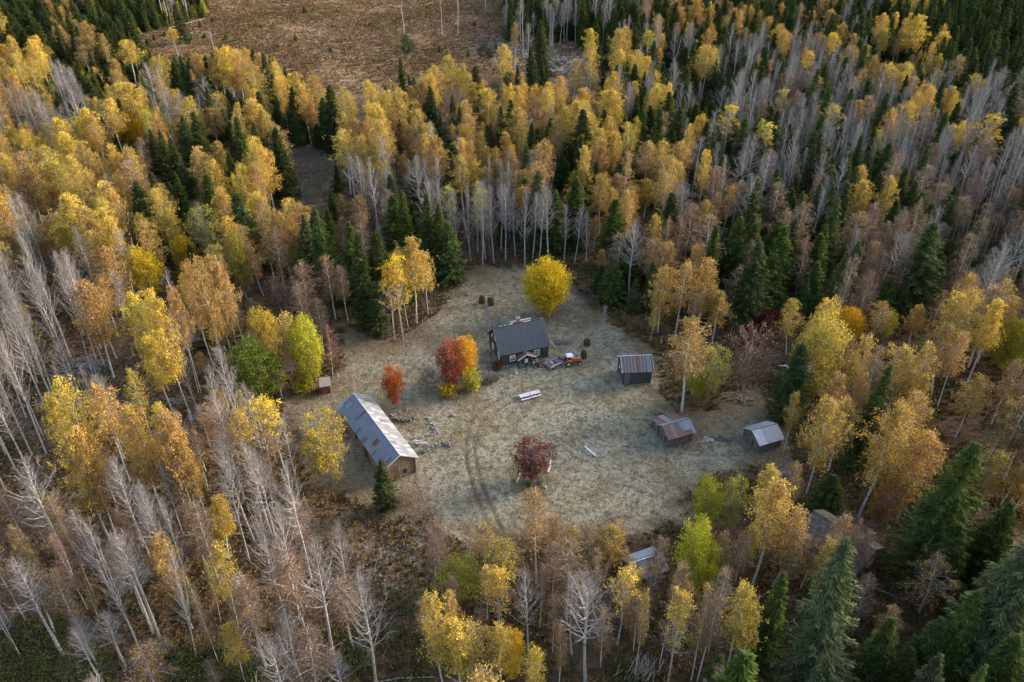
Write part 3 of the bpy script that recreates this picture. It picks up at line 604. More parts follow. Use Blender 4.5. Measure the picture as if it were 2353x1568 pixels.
# ------------------------------------------------------------------ where the trees stand
# (shape, colour, base x, base y, top y, crown width) read from the photo in pixels of its 2353 px wide view; turned into ground positions and metres
HERO = [
 ('round', 'U', 1257, 722, 598, 108, 0), ('birch', 'Y', 957, 745, 545, 66), ('birch', 'Y', 984, 724, 575, 52), ('birch', 'Y', 938, 752, 566, 54), ('aspenleaf', 'U', 907, 783, 606, 60), ('aspenleaf', 'U', 926, 780, 585, 60),
 ('spruce', 'S', 1040, 646, 508, 76), ('spruce', 'S', 1008, 640, 470, 58), ('spruce', 'S', 985, 632, 440, 56), ('spruce', 'S', 848, 752, 540, 62), ('spruce', 'S', 884, 715, 530, 46), ('spruce', 'S', 820, 695, 508, 54), ('spruce', 'S', 752, 665, 470, 46), ('spruce', 'D', 718, 640, 490, 60), ('spruce', 'S', 940, 620, 440, 50), ('birch', 'O', 790, 560, 500, 36), ('thin', 'O', 772, 735, 585, 60), ('thin', 'R', 800, 738, 610, 40),
 ('aspen', 'B', 1108, 609, 412, 62), ('aspen', 'B', 1135, 606, 420, 50), ('aspen', 'B', 1206, 616, 428, 54), ('aspen', 'B', 1262, 612, 416, 58), ('aspen', 'B', 1238, 604, 424, 52), ('aspen', 'B', 1296, 600, 470, 46), ('aspen', 'B', 1162, 600, 424, 50), ('aspen', 'B', 1056, 600, 432, 48), ('aspen', 'B', 1082, 602, 424, 50), ('aspen', 'B', 1184, 590, 436, 46), ('aspenleaf', 'L', 1038, 590, 420, 46), ('aspenleaf', 'L', 1116, 598, 432, 46), ('aspen', 'B', 1224, 596, 440, 44), ('aspen', 'B', 1320, 604, 470, 44), ('aspen', 'B', 1346, 600, 486, 40), ('aspen', 'B', 1098, 580, 420, 44),
 ('spruce', 'S', 1406, 696, 592, 62), ('spruce', 'S', 1378, 668, 610, 40), ('aspen', 'B', 1385, 776, 700, 30), ('aspen', 'B', 1122, 757, 696, 30), ('barerowan', 'R', 985, 892, 846, 60),
 ('rowan', 'Q', 1036, 894, 781, 68, 0), ('round', 'C', 1068, 872, 775, 68, 1), ('shrub', 'U', 1030, 910, 880, 46), ('shrub', 'L', 1085, 896, 850, 50), ('shrub', 'W', 1118, 880, 848, 50), ('shrub', 'W', 1140, 874, 852, 36), ('shrub', 'W', 1143, 850, 832, 26), ('rowan', 'F', 907, 940, 839, 47, 0), ('rowan', 'N', 1223, 1104, 1008, 96, 1), ('shrub', 'E', 1205, 1118, 1100, 18), ('shrub', 'E', 1214, 1122, 1106, 14), ('shrub', 'L', 1240, 1116, 1092, 22), ('shrub', 'W', 1228, 1120, 1102, 24),
 ('birch', 'O', 1566, 946, 738, 116), ('birch', 'O', 1590, 905, 760, 80), ('tall', 'L', 1624, 912, 790, 84), ('tall', 'L', 1598, 915, 850, 50), ('birch', 'O', 1512, 765, 618, 72), ('birch', 'O', 1552, 772, 598, 70), ('birch', 'O', 1602, 786, 596, 72), ('birch', 'O', 1636, 790, 668, 60), ('birch', 'O', 1580, 720, 560, 60), ('spruce', 'S', 1452, 720, 640, 34),
 ('barerowan', 'R', 1710, 908, 742, 112), ('rowan', 'V', 1762, 772, 716, 62), ('rowan', 'V', 1722, 800, 752, 40), ('oldspruce', 'S', 1705, 762, 558, 92), ('spruce', 'S', 1850, 724, 602, 62), ('young', 'S', 1790, 742, 676, 28), ('round', 'B', 1848, 930, 722, 116), ('spruce', 'S', 1804, 958, 786, 88), ('round', 'U', 1936, 800, 708, 66), ('tall', 'R', 1905, 900, 762, 80), ('spruce', 'S', 1962, 1075, 840, 80), ('birch', 'O', 2194, 1006, 858, 78), ('birch', 'O', 2066, 988, 786, 70), ('birch', 'O', 2154, 934, 765, 62), ('birch', 'Y', 2222, 880, 690, 66), ('round', 'G', 2302, 850, 738, 96), ('birch', 'O', 1995, 800, 690, 62), ('tall', 'L', 2032, 780, 712, 40), ('birch', 'O', 2085, 800, 700, 56), ('oldspruce', 'D', 2085, 712, 514, 116), ('spruce', 'S', 2136, 700, 588, 44), ('spruce', 'S', 2026, 730, 636, 52),
 ('birch', 'O', 1852, 1136, 920, 100), ('birch', 'O', 1970, 1190, 930, 120), ('birch', 'O', 2058, 1204, 985, 100), ('rowan', 'A', 2020, 1212, 1112, 66), ('birch', 'O', 1905, 1080, 912, 84), ('birch', 'O', 2040, 1110, 900, 100), ('birch', 'O', 1800, 1040, 905, 40), ('oldspruce', 'S', 2110, 1320, 1012, 160), ('spruce', 'S', 1893, 1178, 1092, 76), ('thin', 'O', 2112, 1408, 1280, 118), ('birch', 'O', 2245, 1180, 1040, 84), ('birch', 'O', 2310, 1200, 1060, 90),
 ('tall', 'L', 1612, 1232, 1096, 72), ('tall', 'L', 1668, 1230, 1088, 66), ('birch', 'Y', 1738, 1250, 1082, 72), ('birch', 'O', 1728, 1345, 1108, 100), ('birch', 'O', 1775, 1350, 1160, 90), ('round', 'L', 1586, 1378, 1204, 104), ('thin', 'O', 1795, 1372, 1222, 80), ('thin', 'R', 1690, 1338, 1232, 62), ('thin', 'O', 1640, 1372, 1220, 60), ('thin', 'O', 1840, 1352, 1240, 60), ('thin', 'O', 1878, 1368, 1228, 66), ('thin', 'R', 1906, 1385, 1262, 56), ('thin', 'R', 1930, 1340, 1190, 50), ('thin', 'O', 1588, 1566, 1345, 62), ('thin', 'R', 1602, 1566, 1300, 60), ('birch', 'Y', 1668, 1548, 1334, 92), ('birch', 'Y', 1690, 1555, 1390, 70), ('spruce', 'S', 1744, 1535, 1322, 74), ('oldspruce', 'D', 1850, 1600, 1214, 158), ('oldspruce', 'D', 2205, 1575, 1220, 176), ('spruce', 'D', 2050, 1720, 1512, 90), ('spruce', 'S', 1992, 1570, 1428, 86), ('spruce', 'S', 2088, 1570, 1410, 90), ('oldspruce', 'S', 2345, 1500, 1250, 120), ('thin', 'O', 2015, 1500, 1396, 60), ('spruce', 'D', 2130, 1760, 1524, 70),
 ('maple_', 'E', 602, 928, 782, 112), ('round', 'Y', 622, 846, 706, 66, 2), ('birch', 'Y', 672, 894, 722, 72), ('round', 'L', 716, 890, 728, 78, 1), ('thin', 'Q', 765, 868, 748, 54), ('thin', 'R', 742, 806, 690, 48), ('shrub', 'L', 700, 900, 862, 50), ('round', 'U', 352, 690, 569, 84), ('round', 'U', 440, 640, 543, 56), ('young', 'S', 452, 650, 560, 44), ('tall', 'G', 482, 590, 466, 72), ('tall', 'G', 568, 690, 534, 50), ('birch', 'O', 606, 680, 556, 48), ('tall', 'Y', 402, 340, 262, 36), ('round', 'U', 310, 340, 258, 60), ('barerowan', 'R', 650, 720, 625, 60),
 ('birch', 'Y', 396, 944, 768, 66), ('birch', 'Y', 388, 900, 700, 74), ('birch', 'Y', 442, 966, 622, 72), ('birch', 'O', 457, 905, 652, 60), ('aspen', 'B', 458, 952, 724, 62), ('aspen', 'B', 462, 904, 610, 50), ('birch', 'O', 527, 877, 588, 66), ('birch', 'O', 543, 858, 590, 66), ('birch', 'O', 556, 855, 604, 56), ('birch', 'O', 491, 842, 596, 56), ('thin', 'O', 564, 798, 640, 50), ('birch', 'O', 262, 868, 652, 84), ('birch', 'O', 268, 825, 648, 56), ('birch', 'Y', 350, 1010, 846, 50), ('birch', 'O', 478, 880, 808, 36),
 ('aspen', 'B', 130, 994, 690, 70), ('aspen', 'B', 107, 1044, 730, 66), ('aspen', 'B', 152, 972, 690, 66), ('aspen', 'B', 210, 853, 590, 60), ('aspen', 'B', 240, 842, 572, 60), ('aspen', 'B', 232, 802, 570, 56), ('aspen', 'B', 222, 828, 600, 60), ('aspen', 'B', 192, 772, 575, 56), ('aspen', 'B', 163, 825, 610, 56), ('aspen', 'B', 74, 1046, 760, 66), ('aspen', 'B', 14, 1046, 800, 60), ('aspen', 'B', 98, 1000, 720, 60), ('aspen', 'B', 60, 960, 690, 66), ('aspen', 'B', 30, 950, 740, 60), ('aspen', 'B', 36, 1080, 850, 66), ('aspen', 'B', 180, 900, 640, 56), ('aspen', 'B', 120, 900, 660, 60), ('aspen', 'B', 85, 880, 650, 60),
 ('thin', 'O', 132, 1392, 1204, 56), ('thin', 'B', 95, 1366, 1232, 50), ('thin', 'R', 202, 1402, 1222, 50), ('thin', 'R', 213, 1360, 1148, 46), ('birch', 'O', 258, 1253, 1000, 96), ('birch', 'O', 270, 1243, 985, 90), ('birch', 'Y', 232, 1120, 870, 90), ('birch', 'O', 300, 1110, 880, 90), ('birch', 'Y', 180, 1090, 905, 70), ('aspen', 'B', 346, 1283, 1040, 80), ('aspen', 'B', 330, 1260, 1050, 70), ('birch', 'O', 462, 1213, 950, 80), ('birch', 'O', 449, 1190, 935, 80), ('birch', 'O', 481, 1206, 1000, 50), ('aspen', 'B', 423, 1233, 1060, 50), ('aspen', 'B', 584, 1243, 985, 84), ('birch', 'Y', 526, 1284, 1140, 64), ('aspen', 'B', 453, 1390, 1140, 70), ('aspen', 'B', 420, 1370, 1120, 66), ('birch', 'O', 443, 1446, 1228, 84), ('aspen', 'B', 451, 1510, 1260, 70), ('aspen', 'B', 318, 1486, 1200, 80), ('aspen', 'B', 366, 1464, 1220, 110), ('aspen', 'B', 352, 1455, 1235, 90), ('thin', 'R', 503, 1526, 1345, 36), ('birch', 'Y', 548, 1446, 1256, 72), ('thin', 'B', 508, 1430, 1300, 30), ('birch', 'Y', 560, 1560, 1436, 66), ('thin', 'R', 602, 1484, 1320, 60), ('aspen', 'B', 658, 1420, 1180, 88), ('aspen', 'B', 648, 1276, 1035, 90), ('aspen', 'B', 625, 1230, 1005, 76), ('aspen', 'B', 697, 1406, 1140, 96), ('aspen', 'B', 716, 1340, 1060, 96), ('aspen', 'B', 770, 1530, 1225, 110), ('aspen', 'B', 694, 1566, 1405, 100), ('aspen', 'B', 290, 1532, 1410, 90), ('aspen', 'B', 235, 1568, 1440, 70), ('aspen', 'B', 795, 1585, 1500, 100), ('thin', 'O', 370, 1600, 1490, 100), ('aspen', 'B', 560, 1140, 905, 76), ('aspen', 'B', 580, 1100, 850, 76), ('aspen', 'B', 528, 1085, 846, 70), ('aspenleaf', 'Y', 630, 1120, 915, 84), ('aspenleaf', 'Y', 660, 1100, 920, 76), ('aspenleaf', 'O', 600, 1150, 940, 70), ('tall', 'U', 764, 1112, 938, 96, 2), ('tall', 'L', 738, 1106, 985, 64, 2), ('birch', 'O', 380, 1195, 930, 90), ('birch', 'Y', 420, 1130, 930, 60), ('shrub', 'L', 380, 1500, 1460, 60), ('aspen', 'B', 30, 1480, 1400, 40), ('aspen', 'B', 48, 1510, 1380, 40), ('thin', 'B', 226, 1420, 1330, 40),
 ('spruce', 'S', 886, 1166, 1056, 50), ('barerowan', 'B', 932, 1182, 1118, 34), ('shrub', 'N', 803, 1148, 1130, 22), ('shrub', 'O', 925, 1160, 1120, 40),
 ('aspen', 'B', 866, 1585, 1306, 130), ('aspen', 'B', 1215, 1514, 1308, 90), ('aspenleaf', 'Y', 1148, 1452, 1310, 100), ('aspen', 'B', 1346, 1580, 1318, 130), ('aspen', 'B', 1314, 1504, 1325, 80), ('thin', 'O', 1232, 1342, 1132, 84), ('thin', 'R', 1018, 1378, 1190, 54), ('thin', 'R', 1080, 1290, 1212, 50), ('birch', 'O', 1392, 1318, 1208, 82), ('thin', 'R', 1302, 1424, 1235, 100), ('birch', 'O', 1312, 1330, 1215, 60), ('tall', 'G', 1066, 1372, 1284, 112, 1), ('birch', 'Y', 1150, 1362, 1238, 84), ('birch', 'Y', 1022, 1590, 1356, 84), ('birch', 'O', 1045, 1520, 1350, 50), ('birch', 'Y', 1060, 1600, 1420, 90), ('birch', 'Y', 1090, 1580, 1420, 84), ('birch', 'Y', 1152, 1600, 1440, 90), ('round', 'U', 1175, 1560, 1440, 66), ('birch', 'Y', 1220, 1640, 1490, 70), ('aspenleaf', 'Y', 1418, 1482, 1300, 84), ('tall', 'Y', 1440, 1450, 1302, 62), ('thin', 'R', 1485, 1425, 1290, 60), ('thin', 'B', 1458, 1560, 1360, 36), ('thin', 'R', 1515, 1530, 1330, 50), ('aspenleaf', 'Y', 1535, 1570, 1345, 80), ('thin', 'O', 1550, 1440, 1290, 60), ('thin', 'O', 1895, 1330, 1178, 80), ('thin', 'R', 1502, 1350, 1236, 64), ('birch', 'O', 1862, 1402, 1244, 66), ('thin', 'R', 1950, 1352, 1215, 56), ('thin', 'R', 1650, 1420, 1300, 60), ('aspen', 'B', 850, 1420, 1330, 60),
 ('thin', 'O', 1112, 1322, 1205, 56), ('thin', 'R', 1182, 1330, 1225, 60), ('thin', 'O', 1268, 1300, 1195, 66), ('thin', 'R', 1345, 1335, 1215, 60), ('thin', 'O', 1360, 1405, 1262, 56), ('thin', 'R', 1268, 1392, 1250, 56), ('thin', 'O', 1120, 1425, 1305, 50), ('thin', 'R', 1000, 1330, 1225, 46), ('thin', 'R', 1048, 1440, 1330, 46), ('thin', 'O', 985, 1500, 1370, 50), ('thin', 'R', 1395, 1460, 1330, 50), ('thin', 'R', 1270, 1500, 1370, 56), ('thin', 'O', 1380, 1535, 1400, 60), ('thin', 'R', 1455, 1500, 1370, 50), ('thin', 'O', 1560, 1490, 1340, 50), ('thin', 'R', 1628, 1500, 1370, 56), ('thin', 'R', 1110, 1500, 1400, 46), ('thin', 'O', 1285, 1570, 1440, 50), ('thin', 'R', 1395, 1270, 1190, 44), ('thin', 'R', 1240, 1440, 1300, 40),
 ('young', 'K', 600, 64, 56, 8), ('young', 'K', 680, 95, 80, 13), ('young', 'K', 520, 92, 79, 12), ('young', 'K', 760, 120, 109, 11), ('young', 'K', 850, 60, 51, 10), ('young', 'K', 1010, 120, 104, 9), ('young', 'K', 1090, 60, 46, 8), ('young', 'K', 940, 120, 108, 13), ('young', 'K', 470, 88, 78, 12), ('young', 'K', 400, 98, 90, 11), ('young', 'K', 355, 92, 77, 10), ('young', 'K', 420, 72, 59, 9), ('young', 'K', 440, 92, 81, 8), ('young', 'K', 380, 82, 73, 13), ('young', 'K', 700, 30, 14, 12), ('young', 'K', 1140, 112, 98, 11), ('young', 'K', 1075, 130, 118, 10), ('young', 'K', 870, 160, 150, 9), ('young', 'K', 640, 110, 102, 8), ('young', 'K', 340, 105, 90, 13), ('young', 'K', 460, 62, 49, 12), ('young', 'K', 490, 50, 39, 11),
 ('pine', 'P', 1118, 180, 97, 46), ('pine', 'P', 939, 182, 76, 36), ('aspenleaf', 'U', 415, 142, 66, 40), ('pole', 'B', 497, 128, 62, 20), ('pole', 'B', 1203, 120, -30, 20), ('pole', 'B', 1016, 84, -20, 22), ('pole', 'B', 1052, 80, -30, 20), ('pole', 'B', 928, 80, 0, 24), ('pole', 'B', 433, 44, -70, 20), ('pole', 'B', 388, 50, -60, 22), ('pole', 'B', 376, 44, -70, 20), ('spruce', 'D', 424, 100, 8, 40), ('pole', 'B', 1116, 20, -60, 18), ('birch', 'Y', 100, 232, 134, 50), ('birch', 'O', 212, 180, 104, 50), ('birch', 'Y', 312, 190, 92, 60), ('birch', 'Y', 1035, 245, 126, 56), ('birch', 'Y', 1160, 235, 102, 48), ('spruce', 'S', 1222, 220, 108, 40), ('spruce', 'S', 1246, 205, 128, 24), ('birch', 'Y', 1318, 240, 130, 40), ('birch', 'Y', 1355, 240, 114, 44), ('spruce', 'S', 992, 310, 198, 50), ('spruce', 'S', 928, 225, 132, 24), ('spruce', 'S', 1290, 430, 362, 46), ('spruce', 'S', 1308, 420, 345, 34), ('birch', 'Y', 1606, 230, 102, 64), ('aspen', 'B', 1540, 170, 64, 46), ('birch', 'Y', 2014, 160, 66, 34), ('birch', 'Y', 2072, 160, 34, 60), ('spruce', 'D', 2110, 130, 8, 40), ('birch', 'Y', 1480, 500, 412, 66), ('birch', 'Y', 520, 230, 110, 40), ('birch', 'Y', 545, 250, 106, 60), ('birch', 'O', 505, 345, 250, 60), ('spruce', 'S', 395, 430, 300, 40), ('spruce', 'S', 420, 440, 318, 46), ('spruce', 'S', 370, 400, 306, 40), ('spruce', 'S', 440, 230, 128, 36), ('spruce', 'S', 412, 215, 140, 34),
 ('spruce', 'S', 665, 470, 402, 34), ('spruce', 'S', 650, 420, 355, 54), ('spruce', 'S', 778, 440, 380, 24), ('spruce', 'S', 645, 320, 220, 30), ('spruce', 'S', 690, 335, 250, 36), ('spruce', 'S', 760, 345, 270, 34), ('spruce', 'S', 735, 338, 285, 30),
]
# mix of trees by cell of that view (24 columns of 98 px, 16 rows): Y golden birch, O tan birch, R thin brown birch, G yellow green, B bare aspen, S spruce, K young spruce, X open
CELLS = """
SKK SSO SSK KKS KB X X X X X X X SSB SSB SSB SOS SSSO SSO SSSO SSSO SSSB SSSY SSS SSS
KKY KKK OSK KO SKO YO YS YO YO YS YO PY SYO YO YS BSSY YBSS BSS BBSO BBSO SSO YSSO SSK SSK
OOB BB YS BY SBS YYS YS OYS OY OOS SO YYOS OY YO YBS BYSS BSS BSSB BSBR BBSB BBSO YBSS YBSB RBSB
OY YY YYO SO SS OYS SO SO YYO OY OYS OY ORS SOY OYS OYSS BYSB BBSB BSRB SBBS BSSB BRSB BOSB BSBR
YO YY YO OYS OS YGS YO SO OB BRS BB BB BOS SO OY OYR ORSR SBRB SSRB SSBS YOSS SRRS RSB RBS
OB OY YYO SO YGS OY OOR SO SR SB SB BB BB BOS ORS ORS BRSR SRRS RSSR SSR RSB RBS RB RBS
BB BO BO YO YOS OO ORS RS SS YO SS SB BB SB SB YO RSS SSR SRR RS RSS SS BBR BBR
BB BB BO YO OB BO YO OR OS OS SS S S S S YO YO X YG RY RO YO YO OO
BB BB BB YO BO BG GY OO X X X X X X X X O R SO RO RO OO OYR OO
BB BB BY YO BO BB BO X X X X X X X X X X X SO OOR SO OO OR RO
BX YO OO OB BBR BOR BX YX X X X X X X X X X X X OOR OO OS OO OO
RX OX OR BR BOR BGR BR X X X X X X X X X X GY YO XO OS OO SO OO
BR BR BR BRX OR BRX BR BX X X X X X X X X GX OX OX X SXO SO SO OS
BR BR BRX BRX YR OR BR BR X X RX RX RX RX RX RX OR YX OX SXR SRO SO SRO SSO
X BR BR BR BR OR BR BR BX X OR RX BR RX BR BRX YX SX SXR SXR RSO SSR SSO SS
X X BR OR X YR BR BR RX RX OR OR RX RX RX SX SX SXR SXR SX SSR SS SSR SS
"""
CELLS = [row.split() for row in CELLS.strip().splitlines()]
def cell(px, py): return CELLS[max(0, min(15, int(py // 98)))][max(0, min(23, int(px // 98.05)))]
KEEP = [(1800, 1180, 2035, 1325), (1430, 1245, 1525, 1335), (412, 760, 485, 810), (1655, 900, 1745, 935), (1765, 1060, 1825, 1105), (733, 862, 768, 905), (780, 900, 975, 1110), (1180, 1235, 1290, 1568), (1766, 770, 1815, 812)]
trees = []          # dicts: shape, tint code, pos, h, sx
rng = random.Random(11)
BAD = ()
for sh, ti, bx, by, ty, w, *vv in HERO:
    p = at(bx, by); h = max(.8, min(27., height_to(p, ty)))
    if sh == 'maple_': sh = 'round'
    _, _, df = proj(p.x, p.y, p.z + h * .6)
    trees.append(dict(s=sh, t=ti, p=p, h=h, r=w * .5 * df / FPX, hero=True, v0=vv[0] if vv else None))
hero_xy = np.array([(t['p'].x, t['p'].y) for t in trees])
hero_rect = []
for t in trees:
    if t['s'] == 'pole': continue
    x1, y1, df = proj(t['p'].x, t['p'].y, t['p'].z + t['h']); x0, y0, _ = proj(t['p'].x, t['p'].y, t['p'].z + t['h'] * .35)
    hero_rect.append((min(x0, x1) - t['r'] * FPX / df * .55, y1, max(x0, x1) + t['r'] * FPX / df * .55, y0, df))
hero_rect = np.array(hero_rect)
HGT = {'birch': (17.2, 2.4), 'thin': (15.8, 2.5), 'aspen': (18.5, 2.3), 'spruce': (15.5, 3.6), 'young': (5.6, 1.6), 'pine': (16, 2), 'tall': (12, 2.), 'aspenleaf': (18, 2)}
RAD = {'birch': 2.85, 'thin': 2.5, 'aspen': 2.6, 'spruce': 2.65, 'young': 1.4, 'pine': 2.4, 'tall': 3., 'aspenleaf': 2.7}
ACC = {'Y': .38, 'O': .40, 'R': .46, 'G': .34, 'B': .46, 'S': .55, 'K': .95, 'P': .2}
openpix = [CLEARING, MEADOW2, CLEARCUT]
def pin(poly, x, y): return bool(inside(poly, np.array([x]), np.array([y]))[0])
sp_ = 3.05; yy = 44.0; n_try = 0
leftopen = LEFTOPEN; nearopen = SCRUB
while yy < 505:
    hw = (CXP + 130) / FPX * (yy * cp + 80 * sp) + 4
    for i in range(int(-hw / sp_), int(hw / sp_) + 1):
        x, y = i * sp_ + rng.uniform(-1.35, 1.35), yy + rng.uniform(-1.35, 1.35)
        u0, roll, pick, hn, ju, jv = rng.random(), rng.random(), rng.random(), rng.gauss(0, 1), rng.gauss(0, 24), rng.gauss(0, 20)
        if roll > .96: continue
        z = gz(x, y); bx, by, _ = proj(x, y, z)
        cx, cy, _ = proj(x, y, z + 12)
        mix = cell(cx + ju, cy + jv); ch = mix[int(pick * len(mix))]
        if ch == 'X': continue
        acc = ACC[ch]
        if bx < 800 and by > 1000: acc *= 1.15
        if by > 1200 and 800 < bx < 1560: acc *= .55
        if roll > acc: continue
        sh = {'Y': 'birch', 'O': 'birch' if u0 < .72 else 'thin', 'R': 'thin', 'G': 'tall' if u0 < .4 else 'birch', 'B': 'aspen' if u0 < .94 else 'aspenleaf', 'S': 'spruce', 'K': 'young', 'P': 'pine'}[ch]
        ti = ch if ch != 'K' else rng.choice('KKKKKSGOE')
        if ch == 'S' and u0 > .93: ti = 'D'
        if sh == 'aspenleaf': ti = rng.choice('UYL')
        m, s_ = HGT[sh]; h = m + s_ * hn
        if by > 1000 and 0 < bx < 1560 and sh == 'thin': h *= rng.uniform(.5, 1.1)
        if sh != 'young' and rng.random() < .22: h *= rng.uniform(.45, .75)
        h = max(3., min(h, m * 1.35)); r_ = RAD[sh] * (h / m) ** .8 * rng.uniform(.65, 1.45)
        if np.any(np.hypot(hero_xy[:, 0] - x, hero_xy[:, 1] - y) < (2.6 if sh != 'young' else 1.6)): continue
        tx, ty, df = proj(x, y, z + h * .97); mx, my, _ = proj(x, y, z + h * .62); rp = r_ * FPX / df
        bad = False
        for a, b, e_ in ((bx, by, 0), (tx, ty, 1), (mx, my, 1), (mx - rp * .7, my, 1), (mx + rp * .7, my, 1)):
            if any(pin(pl_, a, b + e_ * sh_) for pl_, sh_ in zip(openpix, (0, 22, 5))): bad = True; break
            if any(q[0] < a < q[2] and q[1] < b < q[3] for q in KEEP): bad = True; break
        if bad: continue
        cov = (hero_rect[:, 4] > df + 1) & (tx + rp * .6 > hero_rect[:, 0]) & (tx - rp * .6 < hero_rect[:, 2]) & (ty < hero_rect[:, 3]) & (my > hero_rect[:, 1])
        if cov.any() and not (sh in ('aspen', 'thin') and bx < 820 and by > 1060 and rng.random() < .92): continue
        trees.append(dict(s=sh, t=ti, p=Vector((x, y, z)), h=h, r=r_, hero=False))
    yy += sp_
# no two trees of the fill closer than their size allows
grid, keep_t = {}, []
for t in trees:
    x, y = t['p'].x, t['p'].y; key = (int(x // 4), int(y // 4)); ok = True
    dmin = 2.0 if t['s'] != 'young' else 1.5
    if not t['hero']:
        for a in (-1, 0, 1):
            for b in (-1, 0, 1):
                for q in grid.get((key[0] + a, key[1] + b), ()):
                    if math.hypot(q['p'].x - x, q['p'].y - y) < dmin: ok = False
    if ok: grid.setdefault(key, []).append(t); keep_t.append(t)
trees = keep_t
for t in trees:
    x1, y1, df = proj(t['p'].x, t['p'].y, t['p'].z + t['h']); x0, y0, _ = proj(t['p'].x, t['p'].y, t['p'].z)
    t['px'] = (x1, y1); t['bp'] = (x0, y0)
    vis = max(0, min(y0, 1568) - max(y1, 0)) if -20 < (x0 + x1) / 2 < 2373 else 0
    t['size'] = vis + (2000 if t['hero'] and vis > 4 else 0)
    t['var'] = rng.randrange(len(PROTO[t['s']])) if t.get('v0') is None else t['v0']; t['rz'] = rng.uniform(0, 6.28); t['tilt'] = (rng.gauss(0, .022), rng.gauss(0, .022)) if t['s'] != 'shrub' else (0, 0)
    b = rng.uniform(.8, 1.18); base = TINT[t['t']]; g = rng.uniform(.9, 1.1)
    t['tint'] = [base[0] * b, base[1] * b * g, base[2] * b * rng.uniform(.8, 1.3)]
    _, _, H_, R_ = PROTO[t['s']][t['var']]
    t['sc'] = (t['r'] / R_ * rng.uniform(.95, 1.08), t['r'] / R_ * rng.uniform(.92, 1.05), t['h'] / H_)
by_kind = {}
for t in trees: by_kind.setdefault(KIND[t['s']][0], []).append(t)
single, rest = [], {}
for kd, lst in by_kind.items():
    lst.sort(key=lambda t: -t['size'])
    n = sum(1 for t in lst[:295] if t['size'] > 0)
    single += lst[:n]
    if lst[n:]: rest[kd] = lst[n:]
print("trees", len(trees), "single", len(single), {k_: len(v_) for k_, v_ in by_kind.items()})

LAND = [(1190, 790, 'the dark house'), (870, 990, 'the long barn'), (1460, 850, 'the striped roofed shed'), (1540, 1000, 'the low stepped shed'), (1750, 1005, 'the pale roofed shed'), (750, 885, 'the red outhouse'), (447, 785, 'the mossy log hut'),
        (1478, 1290, 'the grey roofed shed'), (1935, 1260, 'the brown roofed hall'), (1257, 660, 'the round yellow tree'), (710, 400, 'the small far meadow'), (900, 90, 'the clear cut'), (1222, 1060, 'the red rowan')]
def where(px, py):
    X, Y, ph = min(LAND, key=lambda q: math.hypot(px - q[0], (py - q[1]) * 1.2))
    dx, dy = px - X, (py - Y) * 1.2; d = math.hypot(dx, dy)
    rel = ('right of' if dx > 0 else 'left of') if abs(dx) > abs(dy) else ('in front of' if dy > 0 else 'behind')
    return ('close ' if d < 110 else '' if d < 260 else 'well ' if d < 430 else 'far ') + rel + ' ' + ph
zone = {}
for t in single:
    kd, cat = KIND[t['s']]; look = LOOK[t['t']]
    if t['s'] == 'pole': look = 'pole thin bare'
    if t['s'] == 'aspenleaf': look = 'half bare ' + LOOK[t['t']].split()[-1] + '-leaved'
    if t['s'] == 'oldspruce': look = 'large old ' + look.split()[-1]
    t['noun'] = look + ' ' + {'tree': 'broadleaf tree'}.get(cat, cat)
    zone.setdefault((t['noun'], where(t['px'][0], (t['px'][1] + t['bp'][1]) / 2)), []).append(t)
ORD = {1: 'leftmost', 2: 'second from left', 3: 'third from left'}
for (noun, wh), lst in zone.items():
    lst.sort(key=lambda t: t['px'][0])
    for i, t in enumerate(lst):
        t['label'] = f"{noun} {wh}" if len(lst) == 1 else f"{noun} {wh}, {ORD.get(i + 1, f'{i + 1}th from left')} of {len(lst)}"
GROUP = {'birch_tree': 'autumn birches of the wood', 'aspen_tree': 'bare aspens of the wood', 'spruce_tree': 'spruces of the wood', 'broadleaf_tree': 'autumn broadleaf trees', 'rowan_tree': 'rowans round the clearing', 'shrub': 'shrubs round the clearing', 'pine_tree': 'pines by the clear cut'}
first = {}
for t in single:
    kd, cat = KIND[t['s']]; tm, cm, _, _ = PROTO[t['s']][t['var']]
    root = bpy.data.objects.new(kd, None); root.empty_display_size = .5
    root.location = t['p']; root.rotation_euler = (*t['tilt'], t['rz']); root.scale = t['sc']
    tag(root, t['label'], cat, GROUP[kd]); COL.objects.link(root)
    for nm, m_ in (('trunk', tm), ('crown', cm)):
        o = bpy.data.objects.new(nm, m_); o.parent = root; COL.objects.link(o)
        if nm == 'crown': o['tint'] = t['tint']
        first.setdefault((t['s'], t['var'], nm), o)

